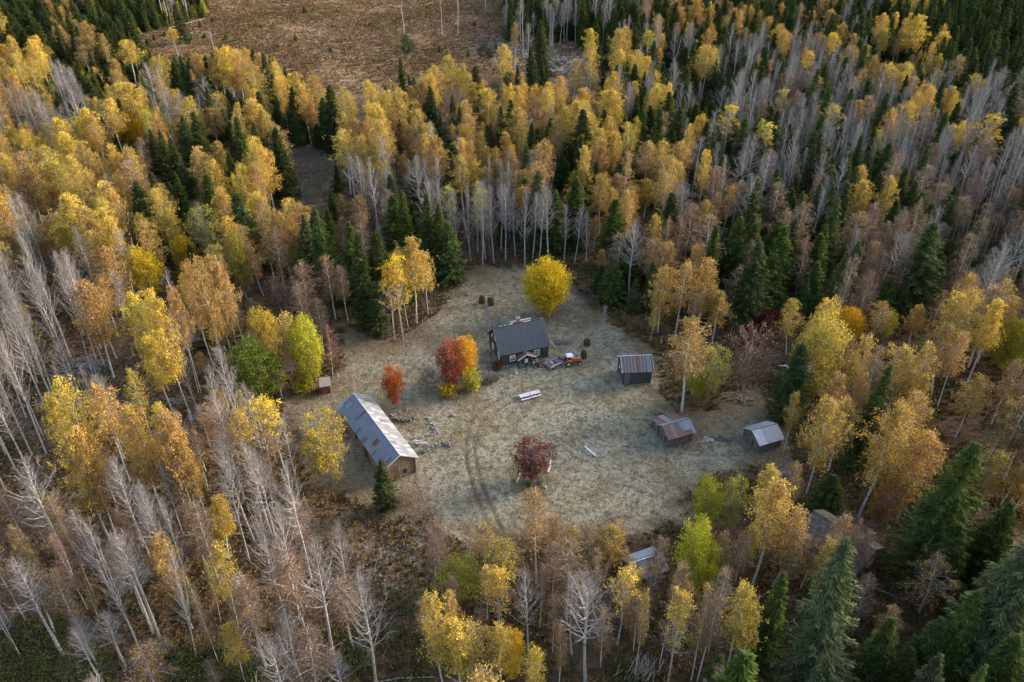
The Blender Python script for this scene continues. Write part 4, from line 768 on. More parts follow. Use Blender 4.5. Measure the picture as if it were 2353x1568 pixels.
# the rest of each kind, too many and too small to single out: points that carry copies of the same trees
def wood(name, label, lst):
    combos = sorted({(t['s'], t['var']) for t in lst if (t['s'], t['var'], 'crown') in first})
    lst = [t for t in lst if (t['s'], t['var']) in combos]
    me = bpy.data.meshes.new(name); me.vertices.add(len(lst))
    me.vertices.foreach_set("co", np.array([t['p'][:] for t in lst], np.float32).ravel())
    for nm, ty, key, val in (('idx', 'INT', 'value', [combos.index((t['s'], t['var'])) for t in lst]), ('rotz', 'FLOAT_VECTOR', 'vector', [(*t['tilt'], t['rz']) for t in lst]),
                             ('size', 'FLOAT_VECTOR', 'vector', [t['sc'] for t in lst]), ('tint', 'FLOAT_COLOR', 'color', [(*t['tint'], 1) for t in lst])):
        a = me.attributes.new(nm, ty, 'POINT'); a.data.foreach_set(key, np.array(val, np.int32 if ty == 'INT' else np.float32).ravel())
    o = bpy.data.objects.new(name, me); COL.objects.link(o); tag(o, label, None, None, "stuff")
    g = bpy.data.node_groups.new(name, 'GeometryNodeTree')
    g.interface.new_socket("Geometry", in_out='INPUT', socket_type='NodeSocketGeometry'); g.interface.new_socket("Geometry", in_out='OUTPUT', socket_type='NodeSocketGeometry')
    gi, go, jn = g.nodes.new('NodeGroupInput'), g.nodes.new('NodeGroupOutput'), g.nodes.new('GeometryNodeJoinGeometry')
    def named(nm, ty):
        n = g.nodes.new('GeometryNodeInputNamedAttribute'); n.data_type = ty; n.inputs[0].default_value = nm; return n.outputs[0]
    idx, rz, sz = named('idx', 'INT'), named('rotz', 'FLOAT_VECTOR'), named('size', 'FLOAT_VECTOR')
    for i, (s, v_) in enumerate(combos):
        jt = g.nodes.new('GeometryNodeJoinGeometry')
        for nm in ('crown', 'trunk'):
            oi = g.nodes.new('GeometryNodeObjectInfo'); oi.transform_space = 'ORIGINAL'; oi.inputs['Object'].default_value = first[(s, v_, nm)]
            g.links.new(oi.outputs['Geometry'], jt.inputs[0])
        cmp_ = g.nodes.new('FunctionNodeCompare'); cmp_.data_type = 'INT'; cmp_.operation = 'EQUAL'
        ins = [q for q in cmp_.inputs if q.type == 'INT']; g.links.new(idx, ins[0]); ins[1].default_value = i
        io = g.nodes.new('GeometryNodeInstanceOnPoints')
        g.links.new(gi.outputs[0], io.inputs['Points']); g.links.new(cmp_.outputs[0], io.inputs['Selection']); g.links.new(jt.outputs[0], io.inputs['Instance'])
        e2r = g.nodes.new('FunctionNodeEulerToRotation'); g.links.new(rz, e2r.inputs[0]); g.links.new(e2r.outputs[0], io.inputs['Rotation']); g.links.new(sz, io.inputs['Scale'])
        g.links.new(io.outputs[0], jn.inputs[0])
    g.links.new(jn.outputs[0], go.inputs[0])
    md_ = o.modifiers.new("trees", 'NODES'); md_.node_group = g
for kd, lst in rest.items():
    if kd in ('birch_tree', 'aspen_tree', 'spruce_tree'):
        wood(kd.replace('_tree', '_wood'), {'birch_tree': 'far wood of golden and tan birches', 'aspen_tree': 'far wood of bare grey aspens', 'spruce_tree': 'far dark spruce wood'}[kd], lst)

# ------------------------------------------------------------------ undergrowth, grass, litter of branches (uncountable ground cover)
def scatter(name, label, n, area, tests, build, mats, seed):
    r = np.random.default_rng(seed); mb = MB(); pts = []
    while len(pts) < n:
        x = r.uniform(area[0], area[1], 4000); y = r.uniform(area[2], area[3], 4000); m = tests(x, y, r)
        pts += list(zip(x[m], y[m]))
    p = np.array(pts[:n]); z = hz(p[:, 0], p[:, 1]) - .02; build(mb, np.column_stack([p, z]), r)
    o = mb.build(name, mats, lv=r); return tag(o, label, None, None, "stuff")
def in_view(x, y, m=6):
    df = y * cp + 90 * sp; return np.abs(x) < (CXP * df / FPX + m)
opx = lambda x, y: np.maximum.reduce([sdist(w_, x, y) for w_ in OPENW[:2]])
def tuft(hgt, wid, per, flop=.5):
    def f(mb, P, r):
        n = len(P); C, A, B = [], [], []
        for _ in range(per):
            a = r.uniform(0, 6.28, n); h = hgt * r.uniform(.5, 1.3, (n, 1)); e = np.stack([np.cos(a), np.sin(a), np.zeros(n)], 1)
            ax_ = unit(e * flop * r.uniform(.3, 1.8, (n, 1)) + np.array([0, 0, 1.])) * h * .5; C.append(P + e * wid * r.uniform(.1, 1., (n, 1)) + ax_ * .85); A.append(ax_); B.append(np.stack([-np.sin(a), np.cos(a), r.normal(0, .3, n)], 1) * wid * r.uniform(.25, .5, (n, 1)))
        mb.quads(np.concatenate(C), np.concatenate(A), np.concatenate(B), 0)
    return f
def tintmat(name, stops, sc=.12):
    k = NT(name); lv = k.attr("lv", 'GEOMETRY', "Fac"); n = k.noise(k.coords(), sc, 4)
    f = k.math('ADD', k.math('MULTIPLY', lv, .55), k.math('MULTIPLY', n, .55))
    d = k.n("ShaderNodeBsdfDiffuse"); k.l(k.ramp(f, stops), d.inputs[0]); k.l(d.outputs[0], k.out.inputs[0]); return k.m
scatter("meadow_grass", "frosted short grass tufts of the clearing", 26000, (-60, 60, 78, 175), lambda x, y, r: (opx(x, y) > .3) & in_view(x, y), tuft(.22, .16, 3, 1.2), [tintmat("frosted_grass", [(.15, (.10, .08, .04)), (.42, (.21, .18, .11)), (.62, (.29, .265, .195)), (.8, (.40, .385, .32))])], 3)
scatter("woodland_undergrowth", "brown bracken and blueberry cover of the woodland floor", 42000, (-110, 110, 44, 260), lambda x, y, r: (opx(x, y) < -.3) & in_view(x, y) & (r.uniform(0, 1, len(x)) < np.clip(90 / y, 0, 1) ** 1.2) & (np.sin(x * .31 + np.sin(y * .23) * 2) + np.sin(y * .27 + 1.) + r.normal(0, .8, len(x)) > -.9), tuft(.55, .42, 6, .9), [tintmat("bracken", [(.2, (.035, .045, .015)), (.42, (.115, .062, .024)), (.6, (.19, .105, .035)), (.72, (.075, .08, .022)), (.85, (.27, .19, .10))])], 4)
scatter("clear_cut_grass", "dry tan grass and brash of the clear cut", 30000, (-215, 80, 240, 520), lambda x, y, r: (sdist(OPENW[2], x, y) > -9) & (np.sin(x * .13 + 2 * np.sin(y * .06)) + np.sin(y * .1 + x * .05) + r.normal(0, .6, len(x)) > -1.5), tuft(.6, .55, 4, .8), [tintmat("dry_grass", [(.2, (.07, .038, .018)), (.42, (.15, .08, .034)), (.62, (.27, .18, .085)), (.8, (.07, .065, .022))], .03)], 6)
def brash(mb, P, r):
    n = len(P); a = r.uniform(0, 6.28, n); L = r.uniform(.5, 2.2, (n, 1)) * (1.6 if P[:, 1].mean() > 200 else 1); d = np.stack([np.cos(a), np.sin(a), r.normal(.05, .08, n)], 1); q = P + np.array([0, 0, .12]); mb.segs(q, q + d * L, np.full(n, .03 if P[:, 1].mean() < 200 else .06), np.full(n, .015), 0)
def inpoly_any(polys): 
    ws = [W(p) for p in polys]; return lambda x, y, r: np.maximum.reduce([sdist(w_, x, y) for w_ in ws]) > 0
scatter("brash_on_floor", "grey fallen branches strewn on the woodland floor", 2600, (-90, 30, 56, 130), inpoly_any([LEFTOPEN, [(0, 900), (330, 840), (380, 1000), (150, 1130), (0, 1180)], [(180, 800), (300, 800), (300, 880), (180, 880)], SCRUB]), brash, [M['grey_twig']], 8)
scatter("brash_on_clear_cut", "pale logging brash on the clear cut", 5200, (-215, 80, 240, 520), lambda x, y, r: (sdist(OPENW[2], x, y) > 1) & (r.uniform(0, 1, len(x)) < np.clip(.18 + .8 * np.exp(-((x - 15) / 40) ** 2), 0, 1)), lambda mb, P, r: brash(mb, P, r), [M['aspen_twig']], 9)
def bushes(mb, P, r):
    n = len(P); per = 60; C = (P[:, None] + r.normal(0, 1, (n, per, 3)) * [.75, .75, .5] + [0, 0, .8]).reshape(-1, 3); C[:, 2] = np.maximum(C[:, 2], hz(C[:, 0], C[:, 1]) + .1); leaf_quads(mb, C, .11, r)
scatter("willow_scrub", "grey green willow scrub along the bottom of the wood", 420, (-70, 20, 44, 74), inpoly_any([[(0, 1440), (90, 1420), (200, 1440), (260, 1500), (270, 1640), (0, 1640)], [(400, 1500), (540, 1470), (640, 1530), (640, 1640), (400, 1640)], [(880, 1500), (940, 1400), (985, 1330), (1000, 1420), (1000, 1600), (890, 1620)], [(1340, 1560), (1420, 1520), (1500, 1540), (1500, 1640), (1340, 1640)], [(700, 1440), (840, 1440), (860, 1540), (760, 1560)]]), bushes, [tintmat("willow_leaves", [(.2, (.035, .05, .015)), (.5, (.075, .095, .028)), (.8, (.15, .15, .05))])], 12)

scatter("clear_cut_scrub", "low brown and green scrub on the clear cut", 1500, (-215, 80, 240, 520), lambda x, y, r: (sdist(OPENW[2], x, y) > 0) & (np.sin(x * .09 + 1.2 * np.sin(y * .05)) + np.sin(y * .075) + r.normal(0, .6, len(x)) > .3), lambda mb, P, r: leaf_quads(mb, (P[:, None] + r.normal(0, 1, (len(P), 24, 3)) * [.8, .8, .35] + [0, 0, .5]).reshape(-1, 3), .2, r), [tintmat("scrub_leaves", [(.2, (.04, .05, .016)), (.45, (.14, .065, .028)), (.65, (.09, .085, .03)), (.85, (.20, .12, .05))])], 13)
def saplings(mb, P, r):
    n = len(P); H_ = r.uniform(1.5, 4.5, (n, 1)); top = P + np.concatenate([r.normal(0, .3, (n, 2)), H_], 1); mb.segs(P, top, np.full(n, .03), np.full(n, .008), 1)
    for _ in range(7):
        f = r.uniform(.3, .95, (n, 1)); a = P * (1 - f) + top * f; d = r.normal(0, 1, (n, 3)) * [1, 1, .3] + [0, 0, .6]; b = a + unit(d) * H_ * .25 * (1.1 - f); mb.segs(a, b, np.full(n, .014), np.full(n, .006), 1)
        leaf_quads(mb, (b[:, None] + r.normal(0, .22, (n, 5, 3))).reshape(-1, 3), .07, r, 0)
scatter("birch_saplings", "thicket of thin brown birch saplings on the woodland floor", 2600, (-80, 75, 46, 150), lambda x, y, r: (opx(x, y) < -1.) & in_view(x, y) & (np.sin(x * .21 + 2 * np.sin(y * .17)) + np.sin(y * .19 + .5) + r.normal(0, .7, len(x)) > -.1), saplings, [tintmat("sapling_leaves", [(.25, (.16, .085, .04)), (.5, (.26, .15, .06)), (.8, (.36, .22, .07))]), M['birch_twig']], 14)

scatter("far_meadow_grass", "withered grass of the small far meadow", 5000, (-90, 0, 190, 280), lambda x, y, r: sdist(OPENW[1], x, y) > .3, tuft(.3, .25, 3, 1.2), [tintmat("withered_grass", [(.2, (.07, .05, .03)), (.5, (.16, .12, .08)), (.8, (.26, .21, .15))])], 23)
# ------------------------------------------------------------------ buildings
def place(px, py): p = at(px, py); return p
rb = random.Random(21)
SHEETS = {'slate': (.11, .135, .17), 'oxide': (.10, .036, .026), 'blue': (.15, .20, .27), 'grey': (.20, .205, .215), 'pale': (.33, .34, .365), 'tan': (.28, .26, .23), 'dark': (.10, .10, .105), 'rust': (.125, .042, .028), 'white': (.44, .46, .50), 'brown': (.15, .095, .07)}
def slope(mb, x0, x1, ridge, eave, nx, ny, pick, thick=.035, under=(.09, .075, .06)):
    """one roof slope between the ridge line (y, z) and the eave line (y, z), laid in loose sheets over a boarded deck"""
    (yr, zr), (ye, ze) = ridge, eave; d = Vector((0, ye - yr, ze - zr)); Ls = d.length; d.normalize(); n = Vector((0, -d.z, d.y)); n = n if n.z > 0 else -n
    mb.hexa(Vector(((x0 + x1) / 2, (yr + ye) / 2, (zr + ze) / 2)) - n * .05, ((x1 - x0) / 2 - .02, 0, 0), d * (Ls / 2 - .02), n * .03, 0, under)
    w = (x1 - x0) / nx; l = Ls / ny
    for i in range(nx):
        for j in range(ny):
            c = SHEETS[pick(i, j)]; b = rb.uniform(.93, 1.08); c = tuple(q * b * rb.uniform(.97, 1.03) for q in c)
            ctr = Vector((x0 + (i + .5) * w, yr, zr)) + d * ((j + .5) * l) + n * (.004 * ((i + j) % 2))
            mb.hexa(ctr, (w / 2 - .002, 0, 0), d * (l / 2 - .002), n * thick * .5, 0, c)
def roof_z(y, yr, zr, ye, ze): return zr + (ze - zr) * (y - yr) / (ye - yr)
def log_walls(mb, L, Wd, ev, rd, dia=.24, openings=(), yr=0., base=.25, ends=.22, gable=True):
    """stacked logs on four sides; the gables (x = +-L/2) close up to the ridge. openings: (side, a, b, z0, z1)"""
    def cuts(side, a, b, z):
        out = [(a, b)]
        for s_, p, q, z0, z1 in openings:
            if s_ == side and z0 < z < z1: out = [(u, w) for s0, s1 in out for u, w in ((s0, min(s1, p)), (max(s0, q), s1)) if w - u > .05]
        return out
    n = int((rd - base) / (dia * .9))
    for i in range(n):
        z = base + dia / 2 + i * dia * .9; r = dia / 2
        if z < ev:
            for side, y in (('front', -Wd / 2), ('back', Wd / 2)):
                for a, b in cuts(side, -L / 2 - ends, L / 2 + ends, z): mb.tube([(a, y, z), (b, y, z)], r * rb.uniform(.94, 1.04), 6)
        for side, x in (('left', -L / 2), ('right', L / 2)):
            zz = z + dia * .45
            if zz > rd - .15: continue
            if zz < ev: a, b = -Wd / 2 - ends, Wd / 2 + ends
            elif gable:
                f = (rd - zz) / (rd - ev); a, b = yr + (-Wd / 2 - yr) * f, yr + (Wd / 2 - yr) * f
            else: continue
            for a, b in cuts(side, a, b, zz):
                if b - a > .1: mb.tube([(x, a, zz), (x, b, zz)], r * rb.uniform(.94, 1.04), 6)
def window(root, org, ux, w, h, nx, ny, curtain=False, frame='white', name='window'):
    """org: centre of the opening on the wall face; ux: unit vector along the wall; the outward normal is ux x z"""
    ux = Vector(ux); nn = ux.cross(Vector((0, 0, 1))); nn.normalize(); o = Vector(org); up = Vector((0, 0, 1)); mb = MB(); t = .11
    for sx in (-1, 1): mb.hexa(o + ux * sx * (w / 2 - t / 2) + nn * .04, ux * t / 2, nn * .05, up * h / 2)
    for sz in (-1, 1): mb.hexa(o + up * sz * (h / 2 - t / 2) + nn * .04, ux * (w / 2 - t - .001), nn * .05, up * t / 2)
    for i in range(1, nx): mb.hexa(o + ux * (-w / 2 + w * i / nx) + nn * .035, ux * .035, nn * .035, up * (h / 2 - t - .001))
    for i in range(1, ny): mb.hexa(o + up * (-h / 2 + h * i / ny) + nn * .036, ux * (w / 2 - t - .001), nn * .028, up * .025)
    f = mb.build(name, M[frame], root); g = MB(); g.hexa(o + nn * .012, ux * (w / 2 - t + .01), nn * .012, up * (h / 2 - t + .01)); g.build('pane', M['glass'], f)
    if curtain:
        c_ = MB()
        for sx in (-1, 1): c_.add([o + nn * .027 + ux * sx * (w / 2 - .12) + up * (h / 2 - .12), o + nn * .027 + ux * sx * .06 + up * (h / 2 - .12), o + nn * .027 + ux * sx * (w * .3) + up * (-h * .1), o + nn * .027 + ux * sx * (w / 2 - .12) + up * (-h / 2 + .2)], [(0, 1, 2, 3)])
        c_.build('curtain', M['curtain'], f)
    return f

# --- the dark house
a, b = at(1153, 846), at(1258.5, 824); L, Wd, ev, rd = 9.5, 7.3, 3.65, 7.1; ang = math.radians(19.8)
ctr = Vector(((a.x + b.x) / 2, (a.y + b.y) / 2, 0)) + Vector((-math.sin(ang), math.cos(ang), 0)) * Wd / 2; ctr.z = gz(ctr.x, ctr.y)
house = thing('house', ctr, ang, 'dark boarded house with charcoal tiled roof and small red roofed porch', 'house')
m = MB(); m.box(-L / 2 + .03, L / 2 - .03, -Wd / 2 + .03, Wd / 2 - .03, -.4, .42); m.build('foundation', M['stone'], house)
m = MB(); x0, x1 = -L / 2, L / 2; pts = [(-Wd / 2, .42), (Wd / 2, .42), (Wd / 2, ev), (0, rd - .12), (-Wd / 2, ev)]
m.add([(x0, y, z) for y, z in pts] + [(x1, y, z) for y, z in pts], [(4, 3, 2, 1, 0), (5, 6, 7, 8, 9)] + [(i, (i + 1) % 5, 5 + (i + 1) % 5, 5 + i) for i in range(5)])
for sx in (-1, 1):
    for sy in (-1, 1): m.box(sx * L / 2 - .09, sx * L / 2 + .09, sy * Wd / 2 - .09, sy * Wd / 2 + .09, .421, ev - .1)
    m.box(sx * L / 2 - .03, sx * L / 2 + .03, -Wd / 2 + .1, Wd / 2 - .1, 3.2, 3.32)
m.build('wall', M['dark_board'], house)
roof = MB(); seam = MB(); R0, R1 = -L / 2 - .55, L / 2 + .35; oy, oz = Wd / 2 + .35, ev - .33 + .02
for sy in (-1, 1):
    d = Vector((0, sy * oy, oz - rd)); Ls = d.length; d.normalize(); n = Vector((0, sy * -d.z * sy, abs(d.y))); n = Vector((0, -d.z * sy * 1., 0)) + Vector((0, 0, abs(d.y))); n = Vector((0, sy * abs(d.z), abs(d.y)))
    roof.hexa(Vector(((R0 + R1) / 2, 0, rd)) + d * Ls / 2 + n * .04, ((R1 - R0) / 2, 0, 0), d * Ls / 2, n * .06)
    for i in range(14): # tile courses
        roof.hexa(Vector(((R0 + R1) / 2, 0, rd)) + d * (Ls * (i + .5) / 14) + n * .103 , ((R1 - R0) / 2 - .03, 0, 0), d * (Ls / 28 - .001) , n * .004)
    for i in range(12):
        x = R0 + .45 + i * (R1 - R0 - .9) / 11; seam.hexa(Vector((x, 0, rd)) + d * Ls / 2 + n * .118, (.028, 0, 0), d * (Ls / 2 - .05), n * .010)
rf = roof.build('roof', M['dark_roof'], house); seam.build('roof_seam', M['seam'], rf)
t = MB(); t.box(R0, R1, -.16, .16, rd + .07, rd + .17); t.build('ridge_cap', M['dark_roof'], rf)
t = MB()
for xa, xb in ((-3.9, -3.6), (-2.9, -2.6), (-2.1, -1.2), (.9, 2.4), (4.6, 4.8)): t.box(xa, xb, -.175, -.03, rd + .165, rd + .185)
t.build('ridge_frost', M['frost'], rf)
t = MB()
for x in (R0 - .02, R1 + .02):
    for sy in (-1, 1): t.beam((x, 0, rd + .02), (x, sy * (oy + .02), oz + .02), .05, .2)
t.box(R0, R1, -oy - .06, -oy - .012, oz - .1, oz + .06)
t.build('verge_board', M['timber'], rf)
ch = MB(); ch.box(-.28, .34, .1, .68, rd - 1.1, rd + .95); ch.box(-.33, .39, .05, .73, rd + .951, rd + 1.07); c_ = ch.build('chimney', M['brick'], rf)
t = MB(); t.box(-.18, .24, .2, .58, rd + 1.071, rd + 1.09); t.build('flue', M['iron'], c_)
t = MB(); t.box(-.9, 2.9, .75, .95, rd - .5, rd + .1); t.box(-1.5, -.95, .3, .75, rd - .3, rd + .24); t.build('roof_ladder', M['pale_timber'], rf)
fy = -Wd / 2; window(house, (-2.54, fy, 1.85), (1, 0, 0), 1.15, 1.35, 2, 2, True); window(house, (2.44, fy, 1.98), (1, 0, 0), 1.15, 1.35, 3, 2)
gx = -L / 2; window(house, (gx, -1.9, 1.8), (0, -1, 0), 1.05, 1.4, 2, 3); window(house, (gx, 1.6, 1.8), (0, -1, 0), 1.05, 1.4, 2, 3); window(house, (gx, -.2, 4.75), (0, -1, 0), 1.5, 1.35, 3, 2); window(house, (gx, 2.0, 4.2), (0, -1, 0), .55, .7, 2, 2)
window(house, (L / 2, .8, 4.4), (0, 1, 0), 1.0, 1.2, 2, 2)
# porch on the front
po = MB(); px0, px1, py0 = -1.5, 1.1, fy - 1.3
for x in (px0, px1):
    for y in (py0, fy - .05): po.box(x - .08, x + .08, y - .08, y + .08, .05, 2.0)
for x in (px0 + .95, px1 - .95): po.box(x - .05, x + .05, py0 - .05, py0 + .05, .6, 2.35)
po.box(px0 + .08, px0 + .98, py0 - .03, py0 + .03, .3, 1.0); po.box(px1 - .98, px1 - .08, py0 - .03, py0 + .03, .3, 1.0)
for x in (px0, px1): po.box(x - .03, x + .03, py0 + .08, fy - .13, .3, 1.0)
po.box(px0 - .1, px1 + .1, py0 - .12, fy, .0, .24); po.box(px0 - .05, px1 + .05, py0 - .045, py0 + .045, 2.0, 2.12)
po.beam((px0 + .4, py0, 2.14), (-.2, py0, 2.95), .07, .1); po.beam((px1 - .4, py0, 2.14), (-.2, py0, 2.95), .07, .1)
porch = po.build('porch', M['grey_board'], house)
t = MB()
for sx in (-1, 1):
    mid = -.2; xe = mid + sx * 1.9; d = Vector((xe - mid, 0, -1.0)); ln = d.length; d.normalize(); n = Vector((sx * abs(d.z), 0, abs(d.x)))
    t.hexa(Vector((mid, (py0 - .35 + fy - .02) / 2, 3.2)) + d * ln / 2, d * ln / 2, (0, (fy - .02 - py0 + .35) / 2, 0), n * .035, 0, SHEETS['rust'])
    for i in range(5): t.hexa(Vector((mid, (py0 - .35 + fy - .03) / 2, 3.2)) + d * ln * (i + .5) / 5 + n * .05, d * .03, (0, (fy - py0 + .3) / 2, 0), n * .014, 0, (.22, .12, .10))
pr_ = t.build('porch_roof', M['sheet'], porch)
t = MB()
for sx in (-1, 1): t.beam((-.2, py0 - .38, 3.2), (-.2 + sx * 1.93, py0 - .38, 2.2), .05, .15)
t.build('porch_verge', M['white'], pr_)
t = MB(); t.box(-.7, .2, fy - .07, fy - .01, .3, 2.25); t.build('door', M['grey_board'], porch)
t = MB(); t.box(-.55, .15, py0 + .02, py0 + .05, 1.05, 1.95); t.build('porch_curtain', M['curtain'], porch)
# side porch roof at the right gable and steps below the side door
t = MB(); xr = L / 2; t.hexa((xr + .75, .1, 3.15), (.8, 0, -.35), (0, 1.3, 0), (.02, 0, .05)); side = t.build('side_porch_roof', M['grey_board'], house)
t = MB()
for y in (-1.0, 1.2): t.box(xr + 1.25, xr + 1.37, y - .06, y + .06, .0, 2.78)
t.build('side_porch_post', M['timber'], side)
t = MB()
for i in range(3): t.box(xr + .05 + i * .35, xr + .39 + i * .35, -3.1, -1.9, -.2, .5 - i * .17)
t.build('step', M['stone'], house)
t = MB(); t.box(xr + .005, xr + .06, -2.95, -2.05, .5, 2.4); t.build('side_door', M['red_board'], house)
hm = Matrix.Translation(ctr) @ Matrix.Rotation(ang, 4, 'Z')
def hw_(x, y, z=None):
    p = hm @ Vector((x, y, 0)); p.z = gz(p.x, p.y) + (z or 0); return p

# --- log buildings
def log_house(name, pos, ang, L, Wd, ev, rd, logm, label, cat, opens=(), oh=.45, ohx=.45, nx=8, ny=2, pick=None, dia=.24, verge='timber', base=.25, sheetm='sheet', closed=True):
    root = thing(name, pos, ang, label, cat); mb = MB(); log_walls(mb, L, Wd, ev, rd - .1, dia, opens, base=base); mb.build('wall', M[logm], root)
    inn = MB(); inn.box(-L / 2 + dia * .6, L / 2 - dia * .6, -Wd / 2 + dia * .6, Wd / 2 - dia * .6, base, base + .05); inn.build('floor', M['dark_log'], root)
    st = MB(); r_ = random.Random(name)
    for sx in (-1, 0, 1):
        for sy in (-1, 1): st.rock((sx * (L / 2 - .05), sy * (Wd / 2 - .05), base * .3), .3, r_)
    st.build('corner_stone', M['stone'], root)
    rm = MB(); dz = (rd - ev) / (Wd / 2)
    for sy in (-1, 1): slope(rm, -L / 2 - ohx, L / 2 + ohx, (0, rd + .12), (sy * (Wd / 2 + oh), ev + .12 - dz * oh), nx, ny, (lambda i, j, s=sy: pick(i, j, s)))
    rf = rm.build('roof', M[sheetm], root)
    cap = MB(); cap.tube([(-L / 2 - ohx, 0, rd + .16), (L / 2 + ohx, 0, rd + .16)], .07, 6); cap.build('ridge_cap', M['seam'] if verge != 'frost' else M['frost'], rf)
    vb = MB()
    for sx in (-1, 1):
        for sy in (-1, 1): vb.beam((sx * (L / 2 + ohx + .03), 0, rd + .1), (sx * (L / 2 + ohx + .03), sy * (Wd / 2 + oh), ev + .1 - dz * oh), .04, .16)
    vb.build('verge_board', M[verge], rf)
    return root, rf
def doorway(root, side, a, b, z0, z1, L, Wd, mat='dark_board', leaf=True, name='door'):
    mb = MB(); x = L / 2 if side == 'right' else -L / 2; y = -Wd / 2 if side == 'front' else Wd / 2; e = .06
    if side in ('left', 'right'): mb.box(x - e, x + e, a, b, z0, z1)
    else: mb.box(a, b, y - e, y + e, z0, z1)
    d = mb.build(name, M[mat], root); fr = MB()
    for q in (a, b):
        if side in ('left', 'right'): fr.box(x - .15, x + .15, q - .07, q + .07, z0 - .05, z1 + .02)
        else: fr.box(q - .07, q + .07, y - .15, y + .15, z0 - .05, z1 + .02)
    if side in ('left', 'right'): fr.box(x - .16, x + .16, a - .12, b + .12, z1 + .021, z1 + .14)
    else: fr.box(a - .12, b + .12, y - .16, y + .16, z1 + .021, z1 + .14)
    fr.build('frame', M['timber'], d); return d
# long barn: axis from the near gable to the far one
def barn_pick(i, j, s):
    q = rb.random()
    if s > 0: # slope away from the light: its bluish shade is put into the sheet colours
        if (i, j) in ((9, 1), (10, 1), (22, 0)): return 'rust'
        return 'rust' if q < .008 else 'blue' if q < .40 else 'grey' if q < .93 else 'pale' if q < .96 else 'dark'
    return 'rust' if q < .008 else 'brown' if q < .04 else 'pale' if q < .26 else 'tan' if q < .50 else 'grey' if q < .95 else 'white'  # sunlit slope: its brighter, warmer light is put into the sheet mix
ng, fg = Vector((-17.75, 94.95, 0)), Vector((-27.7, 110.9, 0)); bang = math.atan2(fg.y - ng.y, fg.x - ng.x); bc = (ng + fg) / 2; bc.y -= .2; bc.z = gz(bc.x, bc.y) - .05
BL, BW = 17.8, 5.3
ops = [('left', .15 - 1.35, .15 - .35, .75, 1.75), ('back', -2.5, -.4, .3, 2.3), ('back', 2.2, 3.4, .8, 2.2), ('front', -3., -1.2, .3, 2.2)]
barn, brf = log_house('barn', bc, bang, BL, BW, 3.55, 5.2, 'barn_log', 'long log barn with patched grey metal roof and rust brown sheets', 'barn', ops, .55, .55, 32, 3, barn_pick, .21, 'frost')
doorway(barn, 'left', -1.2, -.2, .75, 1.75, BL, BW, 'glass', name='window'); doorway(barn, 'back', -2.5, -.4, .3, 2.3, BL, BW); doorway(barn, 'front', -3., -1.2, .3, 2.2, BL, BW)
for y in (-BW / 2 + .02, .25): t = MB(); t.tube([(-BL / 2 - .3, y, -.1), (-BL / 2 - .28, y, 3.1)], .1, 6); t.build('gable_post', M['timber'], barn)

t = MB(); t.box(-BL / 2 + 3.2, -BL / 2 + 6.6, -BW / 2 - .75, -BW / 2 - .2, 2.50, 2.58); t.build('canopy', M['dark_board'], barn)

sh1c = Vector((23.15, 122.1, 0)); sh1c.z = gz(23.15, 122.1)
def p1(i, j, s): return ('oxide' if (i % 2 != 0) == (rb.random() < .85) else 'slate') if s < 0 else rb.choice(['oxide', 'slate', 'slate', 'grey'])
s1, s1r = log_house('shed', sh1c, math.radians(4), 5.0, 4.6, 3.35, 4.9, 'dark_log', 'dark log shed with rust and blue striped metal roof', 'shed', [('left', -1.6, -.5, .3, 2.1)], .5, .45, 20, 1, p1, .25, 'frost')
doorway(s1, 'left', -1.6, -.5, .3, 2.1, 5.0, 4.5, 'dark_board')
t = MB(); t.box(-2.75, -2.68, .45, 1.05, 1.7, 2.3); t.build('notice', M['white'], s1)
t = MB(); t.box(-2.4, -1.35, -2.46, -2.38, .3, 2.6); t.build('board_cladding', M['grey_board'], s1)
sh2a, sh2b = at(1536.5, 1030), at(1586.9, 1015.4); a2 = math.radians(22); nrm = Vector((-math.sin(a2), math.cos(a2), 0)); c2 = (sh2a + sh2b) / 2 + nrm * 1.75; c2.z = gz(c2.x, c2.y) - .1
def p2(i, j, s): return (['oxide', 'oxide', 'brown', 'oxide', 'oxide', 'slate', 'blue', 'grey', 'blue'][min(i, 8)] if j < 2 or i < 5 or i > 7 else 'oxide') if s < 0 else rb.choice(['grey', 'tan', 'blue', 'grey', 'slate'])
s2, s2r = log_house('shed', c2, a2, 4.2, 3.6, 2.5, 3.55, 'grey_log', 'low log shed with stepped roof, half rust brown half grey sheets', 'shed', [('left', -1.1, -.1, .3, 1.9)],   .45, .55, 9, 3, p2, .22)
doorway(s2, 'left', -1.1, -.1, .3, 1.9, 4.2, 3.5)
t = MB(); log_walls(t, 4.0, 2.0, 2.1, 2.1, .22, (), base=.2, gable=False); ax2 = t.build('annex_wall', M['grey_log'], s2, (0, 2.95, 0))
t = MB(); slope(t, -2.5, 2.4, (1.55, 2.8), (4.55, 1.9), 9, 1, lambda i, j: rb.choice(['blue', 'grey', 'rust', 'brown', 'grey'])); t.build('annex_roof', M['sheet'], s2)
sh3a, sh3b = at(1742.4, 1041.7), at(1788.6, 1028); a3 = math.radians(21.5); nrm = Vector((-math.sin(a3), math.cos(a3), 0)); c3 = (sh3a + sh3b) / 2 + nrm * 2.05; c3.z = gz(c3.x, c3.y) - .15
s3, s3r = log_house('shed', c3, a3, 4.1, 4.2, 2.35, 3.5, 'grey_log', 'small log shed with pale frosted grey roof, right of the low stepped shed', 'shed', [('left', -.9, .1, .3, 1.9)], .45, .5, 3, 1, lambda i, j, s: 'pale' if rb.random() < .7 else 'white', .22)
doorway(s3, 'left', -.9, .1, .3, 1.9, 4.1, 4.1)
